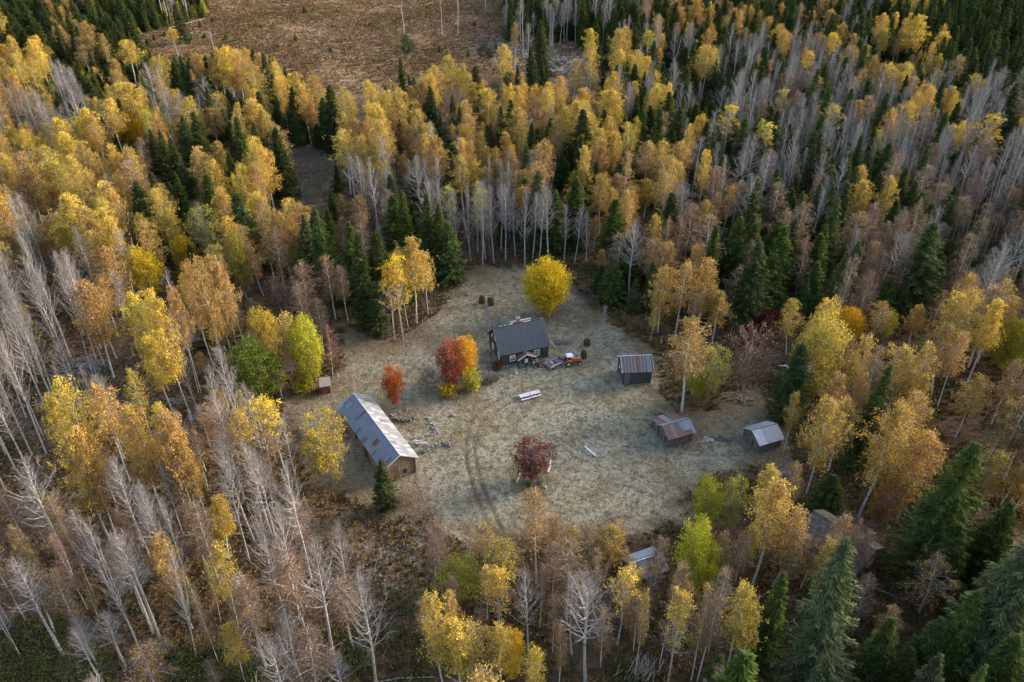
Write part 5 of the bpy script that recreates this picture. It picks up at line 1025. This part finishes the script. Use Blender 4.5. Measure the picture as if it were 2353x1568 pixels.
# outhouse
oc = at(750, 900); oh_ = thing('outhouse', oc, math.radians(15), 'small red boarded outhouse with grey lean-to roof', 'outhouse')
m = MB(); m.add([(x, y, z) for x in (-.8, .8) for y, z in ((-.75, -.1), (.75, -.1), (.75, 2.3), (-.75, 1.9))], [(0, 3, 2, 1), (4, 5, 6, 7), (0, 1, 5, 4), (1, 2, 6, 5), (2, 3, 7, 6), (3, 0, 4, 7)]); m.build('wall', M['red_board'], oh_)
m = MB(); m.hexa((0, 0, 2.2), (1.05, 0, 0), (0, 1.1, .29), (0, -.01, .045), 0, (.3, .25, .22)); m.build('roof', M['sheet'], oh_)
m = MB(); m.box(-.81, -.803, -.4, .4, .0, 1.8); m.hexa((-.83, 0, .9), (.012, 0, 0), (0, .4, 0), (0, 0, .9)); m.build('door', M['red_board'], oh_)
# mossy log hut among the left birches
lc = at(447, 812); l2 = at(440, 800); hut, _ = log_house('log_hut', l2 + Vector((0, 2.2, 0)), math.radians(14), 6.6, 5.0, 2.1, 3.6, 'grey_log', 'old log hut with brown mossy roof among the left birches', 'hut', [('front', -.5, .5, .3, 1.9)], .5, .5, 5, 2, lambda i, j, s: rb.choice(['brown', 'dark', 'grey']), .24, sheetm='moss_roof')
doorway(hut, 'front', -.5, .5, .3, 1.9, 6.6, 5.0)
gc = at(1478, 1316); gs, _ = log_house('shed', gc, math.radians(23), 4.6, 3.6, 2.0, 3.1, 'dark_log', 'grey roofed shed half hidden behind bare birches at the clearing edge', 'shed', [('left', -.5, .4, .3, 1.8)], .5, .4, 4, 1, lambda i, j, s: rb.choice(['grey', 'pale', 'brown']), .22, 'timber')
doorway(gs, 'left', -.5, .4, .3, 1.8, 4.6, 3.6)
t = MB(); t.box(-2.5, 2.5, -.28, .02, 3.24, 3.28); t.build('ridge_frost', M['frost'], gs)
h1, h2 = at(1880, 1195, 5.2), at(2000, 1290, 5.2); hc = Vector((46.9, 79.0, 0)); hc.z = gz(46.9, 79.0); hang = math.radians(129.7)
hall, _ = log_house('hall', hc, hang, 8.6, 6.4, 3.1, 5.0, 'dark_log', 'big brown roofed log hall half hidden by a large spruce', 'barn', [('front', -1., 1., .3, 2.2)], .6, .5, 9, 2, lambda i, j, s: rb.choice(['brown', 'brown', 'rust', 'dark', 'grey']), .26, sheetm='moss_roof')
doorway(hall, 'front', -1., 1., .3, 2.2, 8.6, 6.4)
wc = at(1834, 874); wh, _ = log_house('shed', wc, math.radians(10), 5.0, 4.2, 2.2, 3.6, 'grey_log', 'white roofed shed almost hidden behind the leafy tree above the log pile', 'shed', [('front', -.5, .5, .3, 1.9)], .5, .5, 5, 1, lambda i, j, s: 'white', .24, 'white')
doorway(wh, 'front', -.5, .5, .3, 1.9, 5., 4.2)

# ------------------------------------------------------------------ tractor, trailer, people
def wheel(name, parent, c, R, w, rim=.55):
    t = MB(); n = 20; prof = [(R * rim, -w / 2), (R * .93, -w / 2), (R, -w * .3), (R, w * .3), (R * .93, w / 2), (R * rim, w / 2)]; vs, fs = [], []
    for i, (r, y) in enumerate(prof):
        for k_ in range(n): a = k_ * 2 * math.pi / n; vs.append((c[0] + r * math.cos(a), c[1] + y, c[2] + r * math.sin(a)))
    m_ = len(prof)
    for i in range(m_):
        for k_ in range(n): fs.append((i * n + k_, i * n + (k_ + 1) % n, ((i + 1) % m_) * n + (k_ + 1) % n, ((i + 1) % m_) * n + k_))
    t.add(vs, fs)
    for k_ in range(16):
        a = k_ * math.pi / 8; t.hexa((c[0] + R * math.cos(a), c[1] + (w * .22 if k_ % 2 else -w * .22), c[2] + R * math.sin(a)), (.03 * math.cos(a), 0, .03 * math.sin(a)), (0, w * .24, 0), (-.035 * math.sin(a), 0, .035 * math.cos(a)))
    wob_ = t.build(name, M['rubber'], parent); d = MB(); d.tube([(c[0], c[1] - w * .36, c[2]), (c[0], c[1] + w * .36, c[2])], R * rim * 1.02, 18); d.tube([(c[0], c[1] - w * .5, c[2]), (c[0], c[1] + w * .5, c[2])], R * .16, 10); d.build('rim', M['rim'], wob_)
p0, p1_ = at(1305, 842), at(1323.5, 839.5); ta = math.atan2(p1_.y - p0.y, p1_.x - p0.x); tp = at(1313, 837.5)
tr_ = thing('tractor', tp, ta, 'small orange tractor with white cab roof beside the house', 'tractor')
m = MB(); m.box(-.1, 1.75, -.36, .36, .85, 1.38); m.box(1.75, 1.86, -.33, .33, .8, 1.34); m.hexa((.85, 0, 1.41), (.9, 0, .0), (0, .28, 0), (0, 0, .035)); m.build('hood', M['orange'], tr_)
m = MB(); m.box(-1.0, 1.7, -.2, .2, .5, .85); m.box(-1.0, -.5, -.55, .55, .45, .75); m.box(1.35, 1.5, -.6, .6, .4, .5); m.tube([(1.1, .2, 1.3), (1.1, .2, 2.1)], .04, 8); m.box(1.861, 1.89, -.26, .26, .9, 1.25); m.build('chassis', M['iron'], tr_)
for sy in (-1, 1):
    m = MB(); 
    for q in range(6):
        a0, a1 = math.pi * (.12 + .125 * q), math.pi * (.12 + .125 * (q + 1)); m.beam((-.75 + .78 * math.cos(a0), sy * .78, .68 + .78 * math.sin(a0)), (-.75 + .78 * math.cos(a1), sy * .78, .68 + .78 * math.sin(a1)), .42, .04)
    m.build('fender', M['orange'], tr_); wheel('wheel', tr_, (-.75, sy * .76, .66), .66, .36); wheel('wheel', tr_, (1.42, sy * .68, .42), .42, .24)
    m = MB(); m.tube([(1.86, sy * .24, 1.12), (1.93, sy * .24, 1.12)], .09, 10); m.build('headlight', M['cabwhite'], tr_)
m = MB(); m.box(-1.12, .18, -.68, .68, 2.12, 2.24); m.box(-1.0, .06, -.58, .58, 2.241, 2.29); m.build('cab_roof', M['cabwhite'], tr_)
m = MB()
for x in (-1.0, .08):
    for y in (-.58, .58): m.box(x - .03, x + .03, y - .03, y + .03, .9, 2.12)
m.build('cab_frame', M['orange'], tr_)
m = MB(); m.box(-.85, -.4, -.25, .25, .95, 1.08); m.box(-.92, -.84, -.25, .25, 1.0, 1.5); m.build('seat', M['iron'], tr_)
m = MB()
for q in range(12): a0, a1 = q * math.pi / 6, (q + 1) * math.pi / 6; m.tube([(-.15 + .08 * math.sin(a0), .19 * math.cos(a0), 1.42 + .17 * math.sin(a0)), (-.15 + .08 * math.sin(a1), .19 * math.cos(a1), 1.42 + .17 * math.sin(a1))], .02, 5)
m.tube([(.05, 0, 1.3), (-.15, 0, 1.42)], .02, 5); m.build('steering_wheel', M['iron'], tr_)
q0, q1 = at(1262, 852), at(1290, 838); tra = math.atan2(q1.y - q0.y, q1.x - q0.x); tc = (q0 + q1) / 2 + Vector((-.2, .55, 0)); tc.z = gz(tc.x, tc.y)
tl = thing('trailer', tc, tra, 'flat wooden farm trailer hitched to the orange tractor', 'trailer')
m = MB(); m.box(-1.7, 1.7, -.85, .85, .62, .70)
for q in range(7): m.box(-1.7, 1.7, -.84 + q * .24, -.63 + q * .24, .701, .72)
m.build('bed', M['timber'], tl)
m = MB(); m.box(-1.72, 1.72, -.9, -.851, .6, .98); m.box(-1.72, 1.72, .851, .9, .6, .98); m.build('side_board', M['pale_timber'], tl)
m = MB(); m.box(1.70, 1.76, -.9, .9, .6, 1.15); m.build('front_board', M['blue_plastic'], tl)
m = MB(); m.box(-.75, -.69, -.84, .84, .721, 1.12); m.build('tail_board', M['pale_timber'], tl)
m = MB(); m.beam((1.76, 0, .5), (2.55, 0, .48), .1, .1); m.box(-1.5, 1.6, -.08, .08, .5, .62); m.box(-.66, -.54, -.8, .8, .36, .5); m.build('drawbar', M['iron'], tl)
for sy in (-1, 1): wheel('wheel', tl, (-.6, sy * .88, .33), .33, .2)
tm_ = Matrix.Translation(tc) @ Matrix.Rotation(tra, 4, 'Z')
def on_bed(x, y, z): p = tm_ @ Vector((x, y, z)); return p
for (x, y, c_, lab) in ((1.0, .35, 'red_plastic', 'red fuel can lying on the trailer near its blue front board'), (-.3, -.45, 'red_plastic', 'red fuel can on the trailer by the cross board')):
    o = thing('fuel_can', on_bed(x, y, .72), tra + .3, lab, 'fuel can', 'cans on the trailer'); m = MB(); m.box(-.2, .2, -.12, .12, 0, .36); m.beam((-.12, 0, .42), (.1, 0, .42), .05, .05); m.box(-.14, -.09, -.02, .02, .36, .42); m.box(.06, .1, -.02, .02, .36, .42); m.build('body', M[c_], o); m = MB(); m.tube([(.15, 0, .36), (.19, 0, .45)], .035, 8); m.build('cap', M['iron'], o)
for (x, y, c_, lab, s) in ((-.45, .3, 'sack', 'white sack on the trailer beside the cross board', .26), (.75, -.3, 'sack', 'pale bundle among the load of the trailer', .2), (1.25, -.4, 'timber', 'brown bundle at the front corner of the trailer', .22)):
    m = MB(); m.lathe([(s * .7, 0), (s, s * .4), (s * .9, s * .9), (s * .4, s * 1.25), (s * .12, s * 1.3)], n=10, wob=lambda i, k_: .12 * math.sin(k_ * 2.1 + i)); o = m.build('sack', M[c_], None, on_bed(x, y, .72)); tag(o, lab, 'sack', 'load on the trailer')
m = MB(); m.box(-.3, .5, -.5, .5, 0, .3); m.box(-.28, .48, -.48, .48, .301, .33); o = m.build('crate', M['blue_plastic'], None, on_bed(.35, .1, .72)); o.rotation_euler = (0, 0, tra); tag(o, 'dark blue crate in the middle of the trailer', 'crate')
for i in range(4):
    m = MB(); m.beam((0, 0, 0), (1.6, rb.uniform(-.1, .1), .1), .07, .05); o = m.build('plank', M['pale_timber'], None, on_bed(-.55 + i * .03, -.7 + i * .38, .79 + i * .012)); o.rotation_euler = (0, 0, tra + rb.uniform(-.15, .25)); tag(o, ['pale plank along the near side board of the trailer', 'pale plank under the crate on the trailer', 'pale plank beside the crate on the trailer', 'pale plank along the far side board of the trailer'][i], 'plank', 'planks on the trailer')

def skin_mesh(name, joints, edges, mat, parent, sub=1):
    """joints: list of (point, (rx, ry)); one continuous skinned surface rooted at joint 0"""
    me = bpy.data.meshes.new(name); me.from_pydata([j[0] for j in joints], edges, []); o = bpy.data.objects.new(name, me); COL.objects.link(o); o.parent = parent
    sk = o.modifiers.new("skin", 'SKIN'); sk.use_smooth_shade = True
    lay = me.skin_vertices[0] if len(me.skin_vertices) else None
    if lay is None:
        bpy.context.view_layer.objects.active = o; lay = me.skin_vertices[0]
    for i, (p, r) in enumerate(joints): lay.data[i].radius = r; lay.data[i].use_root = (i == 0)
    o.modifiers.new("sub", 'SUBSURF').levels = sub; o.modifiers["sub"].render_levels = sub
    me.materials.append(mat); return o
def person(pos, rz, label, jacket, trousers, arm=(.35, -.1), bend=.06, step=.12, cap=None):
    root = thing('person', pos, rz, label, 'person', 'people by the porch'); J, E = [], []
    def j(p, r, par=None):
        J.append((p, (r, r) if not isinstance(r, tuple) else r))
        if par is not None: E.append((par, len(J) - 1))
        return len(J) - 1
    f = bend   # facing +x
    pel = j((0, 0, .95), (.14, .15)); wa = j((f * .4, 0, 1.10), (.125, .14), pel); chs = j((f, 0, 1.32), (.13, .165), wa); nk = j((f * 1.3, 0, 1.48), .06, chs); hd0 = j((f * 1.5 + .02, 0, 1.56), .075, nk); hd1 = j((f * 1.6 + .03, 0, 1.66), (.085, .08), hd0); j((f * 1.6 + .02, 0, 1.745), .06, hd1)
    limbs = {}
    for s in (-1, 1):
        shd = j((f, s * .20, 1.40), .068, chs); el = j((f + arm[0] * .35, s * .27, 1.13), .048, shd); wr = j((f + arm[0] * .9, s * (.25 + arm[1] * .4), .92 + arm[0] * .35), .032, el); pm = j((f + arm[0] * 1.0 + .02, s * (.24 + arm[1] * .5), .86 + arm[0] * .36), (.036, .022), wr)
        for q in range(4):
            k1 = j((f + arm[0] + .03 + (q - 1.5) * .021, s * .235, .80 + arm[0] * .36), .0095, pm); j((f + arm[0] + .04 + (q - 1.5) * .021, s * .222, .765 + arm[0] * .36 + .006 * abs(q - 1.3)), .008, k1)
        th = j((f + arm[0] + .07, s * .215, .85 + arm[0] * .36), .011, wr); j((f + arm[0] + .085, s * .20, .81 + arm[0] * .36), .009, th)
        hp = j((0, s * .095, .90), .10, pel); kn = j((.04 + s * step * .5, s * .105, .50), .062, hp); ak = j((s * step, s * .11, .09), .042, kn); ft = j((s * step + .12, s * .12, .045), (.04, .038), ak); limbs[s] = (shd, el, wr, hp, kn, ak)
    skin_mesh('body', J, E, M['skin'], root)
    def part(name, chain, grow, mat):
        idx = {}; P, EE = [], []
        for a_, b_ in chain:
            for q in (a_, b_):
                if q not in idx: idx[q] = len(P); P.append((J[q][0], tuple(x * grow + .012 for x in J[q][1])))
            EE.append((idx[a_], idx[b_]))
        return skin_mesh(name, P, EE, mat, root)
    ch_ = [(pel, wa), (wa, chs)] + [(chs, limbs[s][0]) for s in (-1, 1)] + [(limbs[s][0], limbs[s][1]) for s in (-1, 1)] + [(limbs[s][1], limbs[s][2]) for s in (-1, 1)]
    part('jacket', ch_, 1.1, M[jacket]); part('trousers', [(pel, limbs[s][3]) for s in (-1, 1)] + [(limbs[s][3], limbs[s][4]) for s in (-1, 1)] + [(limbs[s][4], limbs[s][5]) for s in (-1, 1)], 1.06, M[trousers])
    h = MB(); hx = f * 1.6 + .015; h.lathe([(.098, -.015), (.102, .03), (.09, .075), (.05, .108), (.01, .115)], (hx, 0, 1.66), 14); h.build('hair' if not cap else 'cap', M[cap or 'hair'], root, smooth=True)
    fc = MB()
    for s in (-1, 1): fc.rock((hx + .088, s * .032, 1.655), .011, rb); 
    fc.build('eye', M['dark_cloth'], root)
    ns = MB(); ns.add([(hx + .085, -.015, 1.63), (hx + .085, .015, 1.63), (hx + .115, 0, 1.625), (hx + .085, 0, 1.665)], [(0, 2, 3), (2, 1, 3), (0, 1, 2)]); ns.build('nose', M['skin'], root)
    for s in (-1, 1):
        sb_ = MB(); sb_.hexa((s * step + .07, s * .115, .04), (.14, 0, 0), (0, .048, 0), (0, 0, .042)); sb_.build('shoe', M['shoe'], root)
    return root
person(at(1226.5, 846), math.radians(110), 'person in tan jacket and blue jeans standing by the porch', 'tan_jacket', 'jeans', (.28, -.1))
person(at(1236.5, 845.5), math.radians(165), 'person in dark navy jacket standing beside the porch', 'navy_cloth', 'navy_cloth', (.2, -.1), .03)
person(at(1232.5, 840.5), math.radians(-60), 'person in dark and yellow clothes standing between two others', 'yellow_cloth', 'dark_cloth', (.3, -.1), cap='yellow_cloth')

# ------------------------------------------------------------------ furniture and things in the clearing
pa, pb = at(1196, 920), at(1241, 908); pang = math.atan2(pb.y - pa.y, pb.x - pa.x)
for i, (px, py, lab) in enumerate(((1205.5, 916, 'left frosted picnic table of the pair in the clearing'), (1229, 909.5, 'right frosted picnic table of the pair in the clearing'))):
    o = thing('picnic_table', at(px, py), pang, lab, 'picnic table', 'picnic tables in the clearing'); m = MB()
    for q in range(5): m.box(-.98, .98, -.42 + q * .17, -.27 + q * .17, .72, .77)
    m.build('tabletop', M['frost'], o)
    for sy in (-1, 1):
        m = MB()
        for q in range(2): m.box(-.98, .98, sy * .74 - .15 + q * .155, sy * .74 + q * .155, .42, .465)
        m.build('seat', M['frost'], o)
    for sx in (-1, 1):
        m = MB(); x = sx * .7
        for sy in (-1, 1): m.beam((x, sy * .25, .71), (x, sy * .62, 0), .06, .09)
        m.box(x + .031, x + .08, -.85, .85, .36, .418); m.box(x + .031, x + .08, -.42, .42, .66, .718); m.build('leg', M['timber'], o)
for (xa, ya, xb, yb, lab) in ((1343, 1030, 1368, 1052, 'frosted log bench standing alone in the lower clearing'), (1266, 1062, 1260, 1090, 'frosted log bench at the right of the red rowan'), (1196, 1092, 1187, 1114, 'log bench at the left of the red rowan')):
    A, B = at(xa, ya), at(xb, yb); c_ = (A + B) / 2; o = thing('bench', c_, math.atan2(B.y - A.y, B.x - A.x), lab, 'bench', 'benches in the clearing'); ln = (B - A).length / 2
    m = MB(); m.hexa((0, 0, .43), (ln, 0, 0), (0, .14, 0), (0, 0, .06)); m.build('seat', M['frost'] if 'frost' in lab else M['pale_timber'], o)
    for sx in (-1, 1): m = MB(); m.tube([(sx * (ln - .25), 0, -.1), (sx * (ln - .25), 0, .369)], .13, 9); m.build('leg', M['timber'], o)
for (px, py, h, r, lab) in ((1108, 696, 1.9, .62, 'dark haystack behind the house, the left one of two'), (1127.5, 701, 2.0, .68, 'dark haystack behind the house, the right one of two'), (1349, 793, 1.6, .62, 'squat dark haystack beyond the tractor'), (1341, 823, 2.0, .55, 'tall dark haystack beside the tractor')):
    o = thing('haystack', at(px, py), 0, lab, 'haystack', 'haystacks on the grass'); m = MB(); r_ = random.Random(px); m.lathe([(r * .95, -.1), (r * 1.02, h * .25), (r, h * .5), (r * .9, h * .72), (r * .62, h * .9), (r * .18, h)], n=16, wob=lambda i, k_: r_.uniform(-.09, .09)); st = m.build('hay', M['hay'], o)
    m2 = MB(); rr = np.random.default_rng(int(px)); n = 700; a_ = rr.uniform(0, 6.28, n); z_ = rr.uniform(0, .92, n); rad = r * (1.02 - .45 * np.clip(z_ - .55, 0, 1) * 1.6); C = np.column_stack([np.cos(a_) * rad, np.sin(a_) * rad, z_ * h]); A_ = np.column_stack([np.cos(a_) * .06, np.sin(a_) * .06, np.full(n, -.14)]) + rr.normal(0, .05, (n, 3)); m2.quads(C, A_, unit(np.cross(A_, rr.normal(size=(n, 3)))) * .02); m2.build('loose_straw', M['hay'], st)
    m = MB(); m.tube([(0, 0, h * .8), (.03, 0, h + .28)], .035, 6); m.build('pole', M['timber'], o)
def stones(name, pix, label, cat, h=.55, w=.5, seed=1, mat='stone', group=None):
    r_ = random.Random(seed); m = MB(); pts = [at(*p) for p in pix]; o0 = pts[0].copy()
    for a_, b_ in zip(pts[:-1], pts[1:]):
        d = (b_ - a_); n = max(2, int(d.length / .33)); sd = Vector((-d.y, d.x, 0)).normalized()
        for i in range(n):
            for lay in range(2 if h > .4 else 1):
                for row in (-.5, .5):
                    p = a_ + d * (i + r_.uniform(0, 1)) / n + sd * row * w * r_.uniform(.5, 1.2); p.z = gz(p.x, p.y); q = p - o0; rr = r_.uniform(.14, .32); m.rock((q.x, q.y, q.z + lay * .28 * h / .55 + rr * .35), rr, r_)
    o = m.build(name, M[mat], None, o0); return tag(o, label, cat, group)
G_ = 'ruined stone walls beside the barn'
stones('stone_wall', [(905, 963), (925, 968), (945, 966), (962, 956)], 'low dry stone wall below the orange rowan', 'stone wall', .6, .5, 1, group=G_)
stones('stone_wall', [(978, 960), (988, 970), (996, 985), (1004, 995)], 'short ruined stone wall nearest the wheel track', 'stone wall', .4, .45, 2, group=G_)
stones('stone_wall', [(955, 1009), (975, 1004), (1000, 998), (1008, 994)], 'low line of stones closing the foundation beside the barn', 'stone wall', .35, .3, 3, group=G_)
stones('stone_wall', [(968, 1040), (985, 1034), (1003, 1026), (1022, 1020), (1038, 1027)], 'longest stone wall running from barn corner towards the track', 'stone wall', .6, .55, 4, group=G_)
stones('stone_wall', [(898, 957), (905, 952), (925, 945), (940, 941)], 'stone edge beside the trunk of the orange rowan', 'stone wall', .35, .3, 5, group=G_)
BO = [(1350, 1003, .55, 'mossy boulder in the open grass above the log bench'), (1388, 1051, .25, 'small pale stone right of the log bench'), (1062, 657, .5, 'grey boulder at the foot of the spruces behind the house'), (1088, 652, .45, 'pale boulder between spruces and haystacks'), (1076, 678, .5, 'mossy boulder left of the two haystacks'), (1251, 1120, .45, 'pale boulder under the red rowan'), (1236, 1112, .4, 'grey stone under the middle of the red rowan'), (1222, 1128, .3, 'small stone at the front edge of the rowan mound'), (855, 845, .3, 'small stone in the grass left of the red rowan pair'), (1302, 742, .4, 'grey stone in the leaf litter behind the house'), (1322, 738, .3, 'small pale stone behind the right end of the house'), (1041, 955, .5, 'pale flat stone beside the wheel track'),
      (860, 95, .9, 'grey boulder on the upper clear cut'), (975, 105, 1.1, 'large grey boulder in the middle of the clear cut'), (1040, 38, 1., 'pale grey boulder at the top of the clear cut'), (700, 60, .8, 'small grey boulder on the left of the clear cut'), (620, 40, .8, 'pale boulder at the far left of the clear cut'), (440, 78, 1.0, 'pale boulder by the standing dead trees'), (905, 45, .9, 'grey boulder near the top pole tree'), (780, 130, .8, 'low boulder on the lower clear cut')]
for px, py, s, lab in BO:
    m = MB(); r_ = random.Random(px); m.rock((0, 0, s * .2), s, r_, flat=.6); m.rock((s * .5, s * .2, s * .1), s * .6, r_, flat=.6); o = m.build('boulder', M['stone'], None, at(px, py)); tag(o, lab, 'boulder', 'boulders in the grass')
rcc = random.Random(77); nst = 0
while nst < 46:
    px, py = rcc.uniform(520, 1400), rcc.uniform(5, 165)
    p = at(px, py)
    if not pin(OPENW[2], p.x, p.y) or (px < 1050 and rcc.random() < .45): continue
    s_ = rcc.uniform(.35, .9); m = MB(); m.rock((0, 0, s_ * .15), s_, rcc, flat=.55); m.rock((s_ * .6, .1, s_ * .1), s_ * .6, rcc, flat=.5)
    o = m.build('boulder', M['stone'], None, p); tag(o, f"small grey stone on the clear cut, {nst + 1}th of the scattered stones" , 'boulder', 'stones on the clear cut'); o['px'] = px; nst += 1
ccst = sorted((o for o in bpy.data.objects if o.get('group') == 'stones on the clear cut'), key=lambda o: o['px'])
for i, o in enumerate(ccst):
    o['label'] = f"small grey stone on the clear cut, {ORD.get(i + 1, f'{i + 1}th from left')} of {len(ccst)}"; del o['px']
for i, (px, py, hh) in enumerate(((560, 95, 3.), (735, 165, 2.), (830, 120, 2.4), (985, 60, 1.8), (1110, 90, 2.6), (655, 30, 2.2), (905, 150, 3.), (1180, 130, 2.4))):
    m = MB(); m.tube([(0, 0, -.2), (.05, 0, hh * .6), (.12, .05, hh)], [.2, .15, .06], 6); m.tube([(.05, 0, hh * .6), (.5, .2, hh * .8)], [.06, .02], 4); o = m.build('dead_snag', M['grey_bark'], None, at(px, py)); tag(o, f"short grey dead snag on the clear cut, {['second', 'fourth', 'fifth', 'seventh', 'eighth', 'third', 'sixth', 'ninth'][i] if False else ['first', 'third', 'fourth', 'sixth', 'seventh', 'second', 'fifth', 'eighth'][i]} from left", 'dead tree', 'snags on the clear cut')
def pile(name, px, py, label, cat, n, L, mat, spread, rz=0., seed=3, r=.06, hgt=.4):
    r_ = random.Random(seed); m = MB()
    for i in range(n):
        a_ = rz + r_.gauss(0, .35); l = L * r_.uniform(.5, 1.1) / 2; c_ = Vector((r_.gauss(0, spread), r_.gauss(0, spread * .6), .05 + hgt * r_.random())); d = Vector((math.cos(a_), math.sin(a_), r_.uniform(-.15, .15))) * l; m.beam(c_ - d, c_ + d, r * 2 * r_.uniform(.7, 1.4), r * r_.uniform(1., 2.))
    o = m.build(name, M[mat], None, at(px, py)); return tag(o, label, cat)
pile('brush_pile', 1293, 788, 'round brush heap right of the house', 'brush pile', 130, 1.5, 'grey_bark', .7, 0, 1, .03, .5)
pile('firewood_pile', 1516, 950, 'jumbled firewood heap behind the low stepped shed', 'firewood pile', 60, .6, 'timber', .55, .3, 2)
pile('firewood_pile', 1629, 1014, 'split firewood heap between the two low sheds', 'firewood pile', 45, .5, 'pale_timber', .5, .3, 3)
pile('board_pile', 1663, 1010, 'grey fallen boards beside the pale roofed shed', 'board pile', 22, 2.2, 'grey_board', .7, -.7, 4, .07, .15)
pile('board_pile', 1245, 838, 'dark boards lying along the house front', 'board pile', 26, 1.8, 'grey_board', .9, .35, 5, .06, .25)
pile('tile_pile', 1700, 918, 'flat heap of red brown roof boards under the bare rowan', 'board pile', 80, 1.1, 'moss_roof', 1.2, .45, 6, .1, .35)
pile('board_pile', 965, 1022, 'bleached boards leaning by the barn canopy', 'board pile', 14, 1.6, 'pale_timber', .5, .1, 7, .06, .8)
pile('branch_pile', 130, 926, 'long grey branch heap under the bare left aspens', 'branch pile', 60, 5, 'grey_bark', 2.2, .15, 8, .04, .5)
pile('branch_pile', 410, 924, 'grey branch heap below the yellow birches', 'branch pile', 40, 3, 'grey_bark', 1.2, -.2, 9, .04, .4)
pile('branch_pile', 215, 838, 'dark branch heap behind the left aspens', 'branch pile', 60, 3, 'grey_bark', 1.8, .1, 10, .05, .4)
pile('root_pile', 1470, 1545, 'tangle of pale dead branches at the bottom of the wood', 'branch pile', 90, 2.4, 'grey_twig', 1.2, 1.2, 11, .03, 1.6)
# low stack with a corrugated cover
o = thing('covered_stack', at(1795, 1090), math.radians(-28), 'low timber stack under dark corrugated sheets', 'timber stack'); m = MB()
for i in range(3):
    for q in range(5): m.box(-1.3, 1.3, -.6 + q * .25, -.4 + q * .25, .02 + i * .16, .15 + i * .16)
m.build('timber', M['timber'], o); m = MB()
for i in range(14): m.hexa((-1.4 + i * .215, 0, .62 + (i % 2) * .02), (.1, 0, 0), (0, .85, -.16), (0, .0, .015), 0, (.07, .085, .11))
m.build('cover', M['sheet'], o)
# ladder, loose planks, stump seats
A, B = hw_(L / 2 + 2.9, -.9, .05), hw_(L / 2 + 1.05, .9, 2.9); o = thing('ladder', A, 0, 'long pale ladder leaning against the right side of the house', 'ladder'); d = B - A; sdv = Vector((-d.y, d.x, 0)).normalized() * .2; m = MB(); m.beam(-sdv, d - sdv, .06, .07); m.beam(sdv, d + sdv, .06, .07); m.build('rail', M['pale_timber'], o); m = MB()
for i in range(1, 10): m.beam(d * i / 10 - sdv, d * i / 10 + sdv, .04, .04)
m.build('rung', M['pale_timber'], o)
for (xa, ya, xb, yb, lab) in ((1182, 842, 1186, 861, 'long grey plank lying in front of the house'), (1185.5, 842, 1189, 861, 'second grey plank in front of the house, nearer the porch'), (1174, 851, 1178, 846, 'short white board on the grass by the house corner'), (1179, 846.5, 1180, 850, 'short white board touching another in front of the house'), (1214, 847, 1220, 849, 'short grey board on the grass before the porch'), (855, 1022, 890, 1005, 'thin pole lying beside the barn'), (1317, 738, 1325, 739, 'white board on the grass behind the right of the house')):
    A, B = at(xa, ya), at(xb, yb); m = MB(); m.beam((0, 0, .09), (B.x - A.x, B.y - A.y, B.z - A.z + .09), .2 if 'pole' not in lab else .08, .07); o = m.build('plank', M['frost'] if 'white' in lab else M['pale_timber'], None, A); tag(o, lab, 'plank', 'loose planks on the grass')
m = MB(); m.lathe([(.42, -.05), (.4, .2), (.36, .26), (.02, .265)], n=12); o = m.build('stone_slab', M['stone'], None, at(1278, 830)); tag(o, 'round pale slab at the foot of the ladder', 'stone slab')
for (pts, rad, lab) in (([(403, 1237), (470, 1228), (530, 1229), (580, 1227)], .16, 'long fallen silver trunk lying across the left wood'), ([(500, 1210), (540, 1209), (585, 1210)], .1, 'thin fallen trunk behind the long silver one'), ([(2002, 1352), (2040, 1368), (2072, 1382)], .22, 'dark fallen trunk under the right spruces'), ([(435, 1392), (460, 1362), (470, 1345)], .07, 'thin leaning stick on the left woodland floor'), ([(388, 1068), (396, 1052), (400, 1045)], .06, 'small dead stick below the left branch heap'), ([(372, 1455), (420, 1425), (440, 1412)], .07, 'fallen thin stem beside the bare multi-stem aspen'), ([(840, 1575), (920, 1560), (1000, 1558)], .12, 'fallen trunk under the bottom yellow birches'), ([(390, 66), (440, 52), (470, 44)], .2, 'fallen trunk at the far corner of the clear cut'), ([(1260, 140), (1330, 142), (1390, 145)], .3, 'long log at the foot of the far spruce edge')):
    P_ = [at(*p) for p in pts]; m = MB(); m.tube([p - P_[0] + Vector((0, 0, rad + .05)) for p in P_], [rad * (1 - .55 * i / (len(P_) - 1)) for i in range(len(P_))], 7)
    for i in range(5): f = rb.random(); p = P_[0].lerp(P_[-1], f) - P_[0] + Vector((0, 0, rad)); m.tube([p, p + Vector((rb.uniform(-1, 1), rb.uniform(-1, 1), rb.uniform(.1, .6)))], [rad * .3, rad * .1], 4)
    o = m.build('fallen_log', M['aspen_bark'] if 'dark' not in lab else M['spruce_bark'], None, P_[0]); tag(o, lab, 'fallen log', 'fallen trunks in the wood')
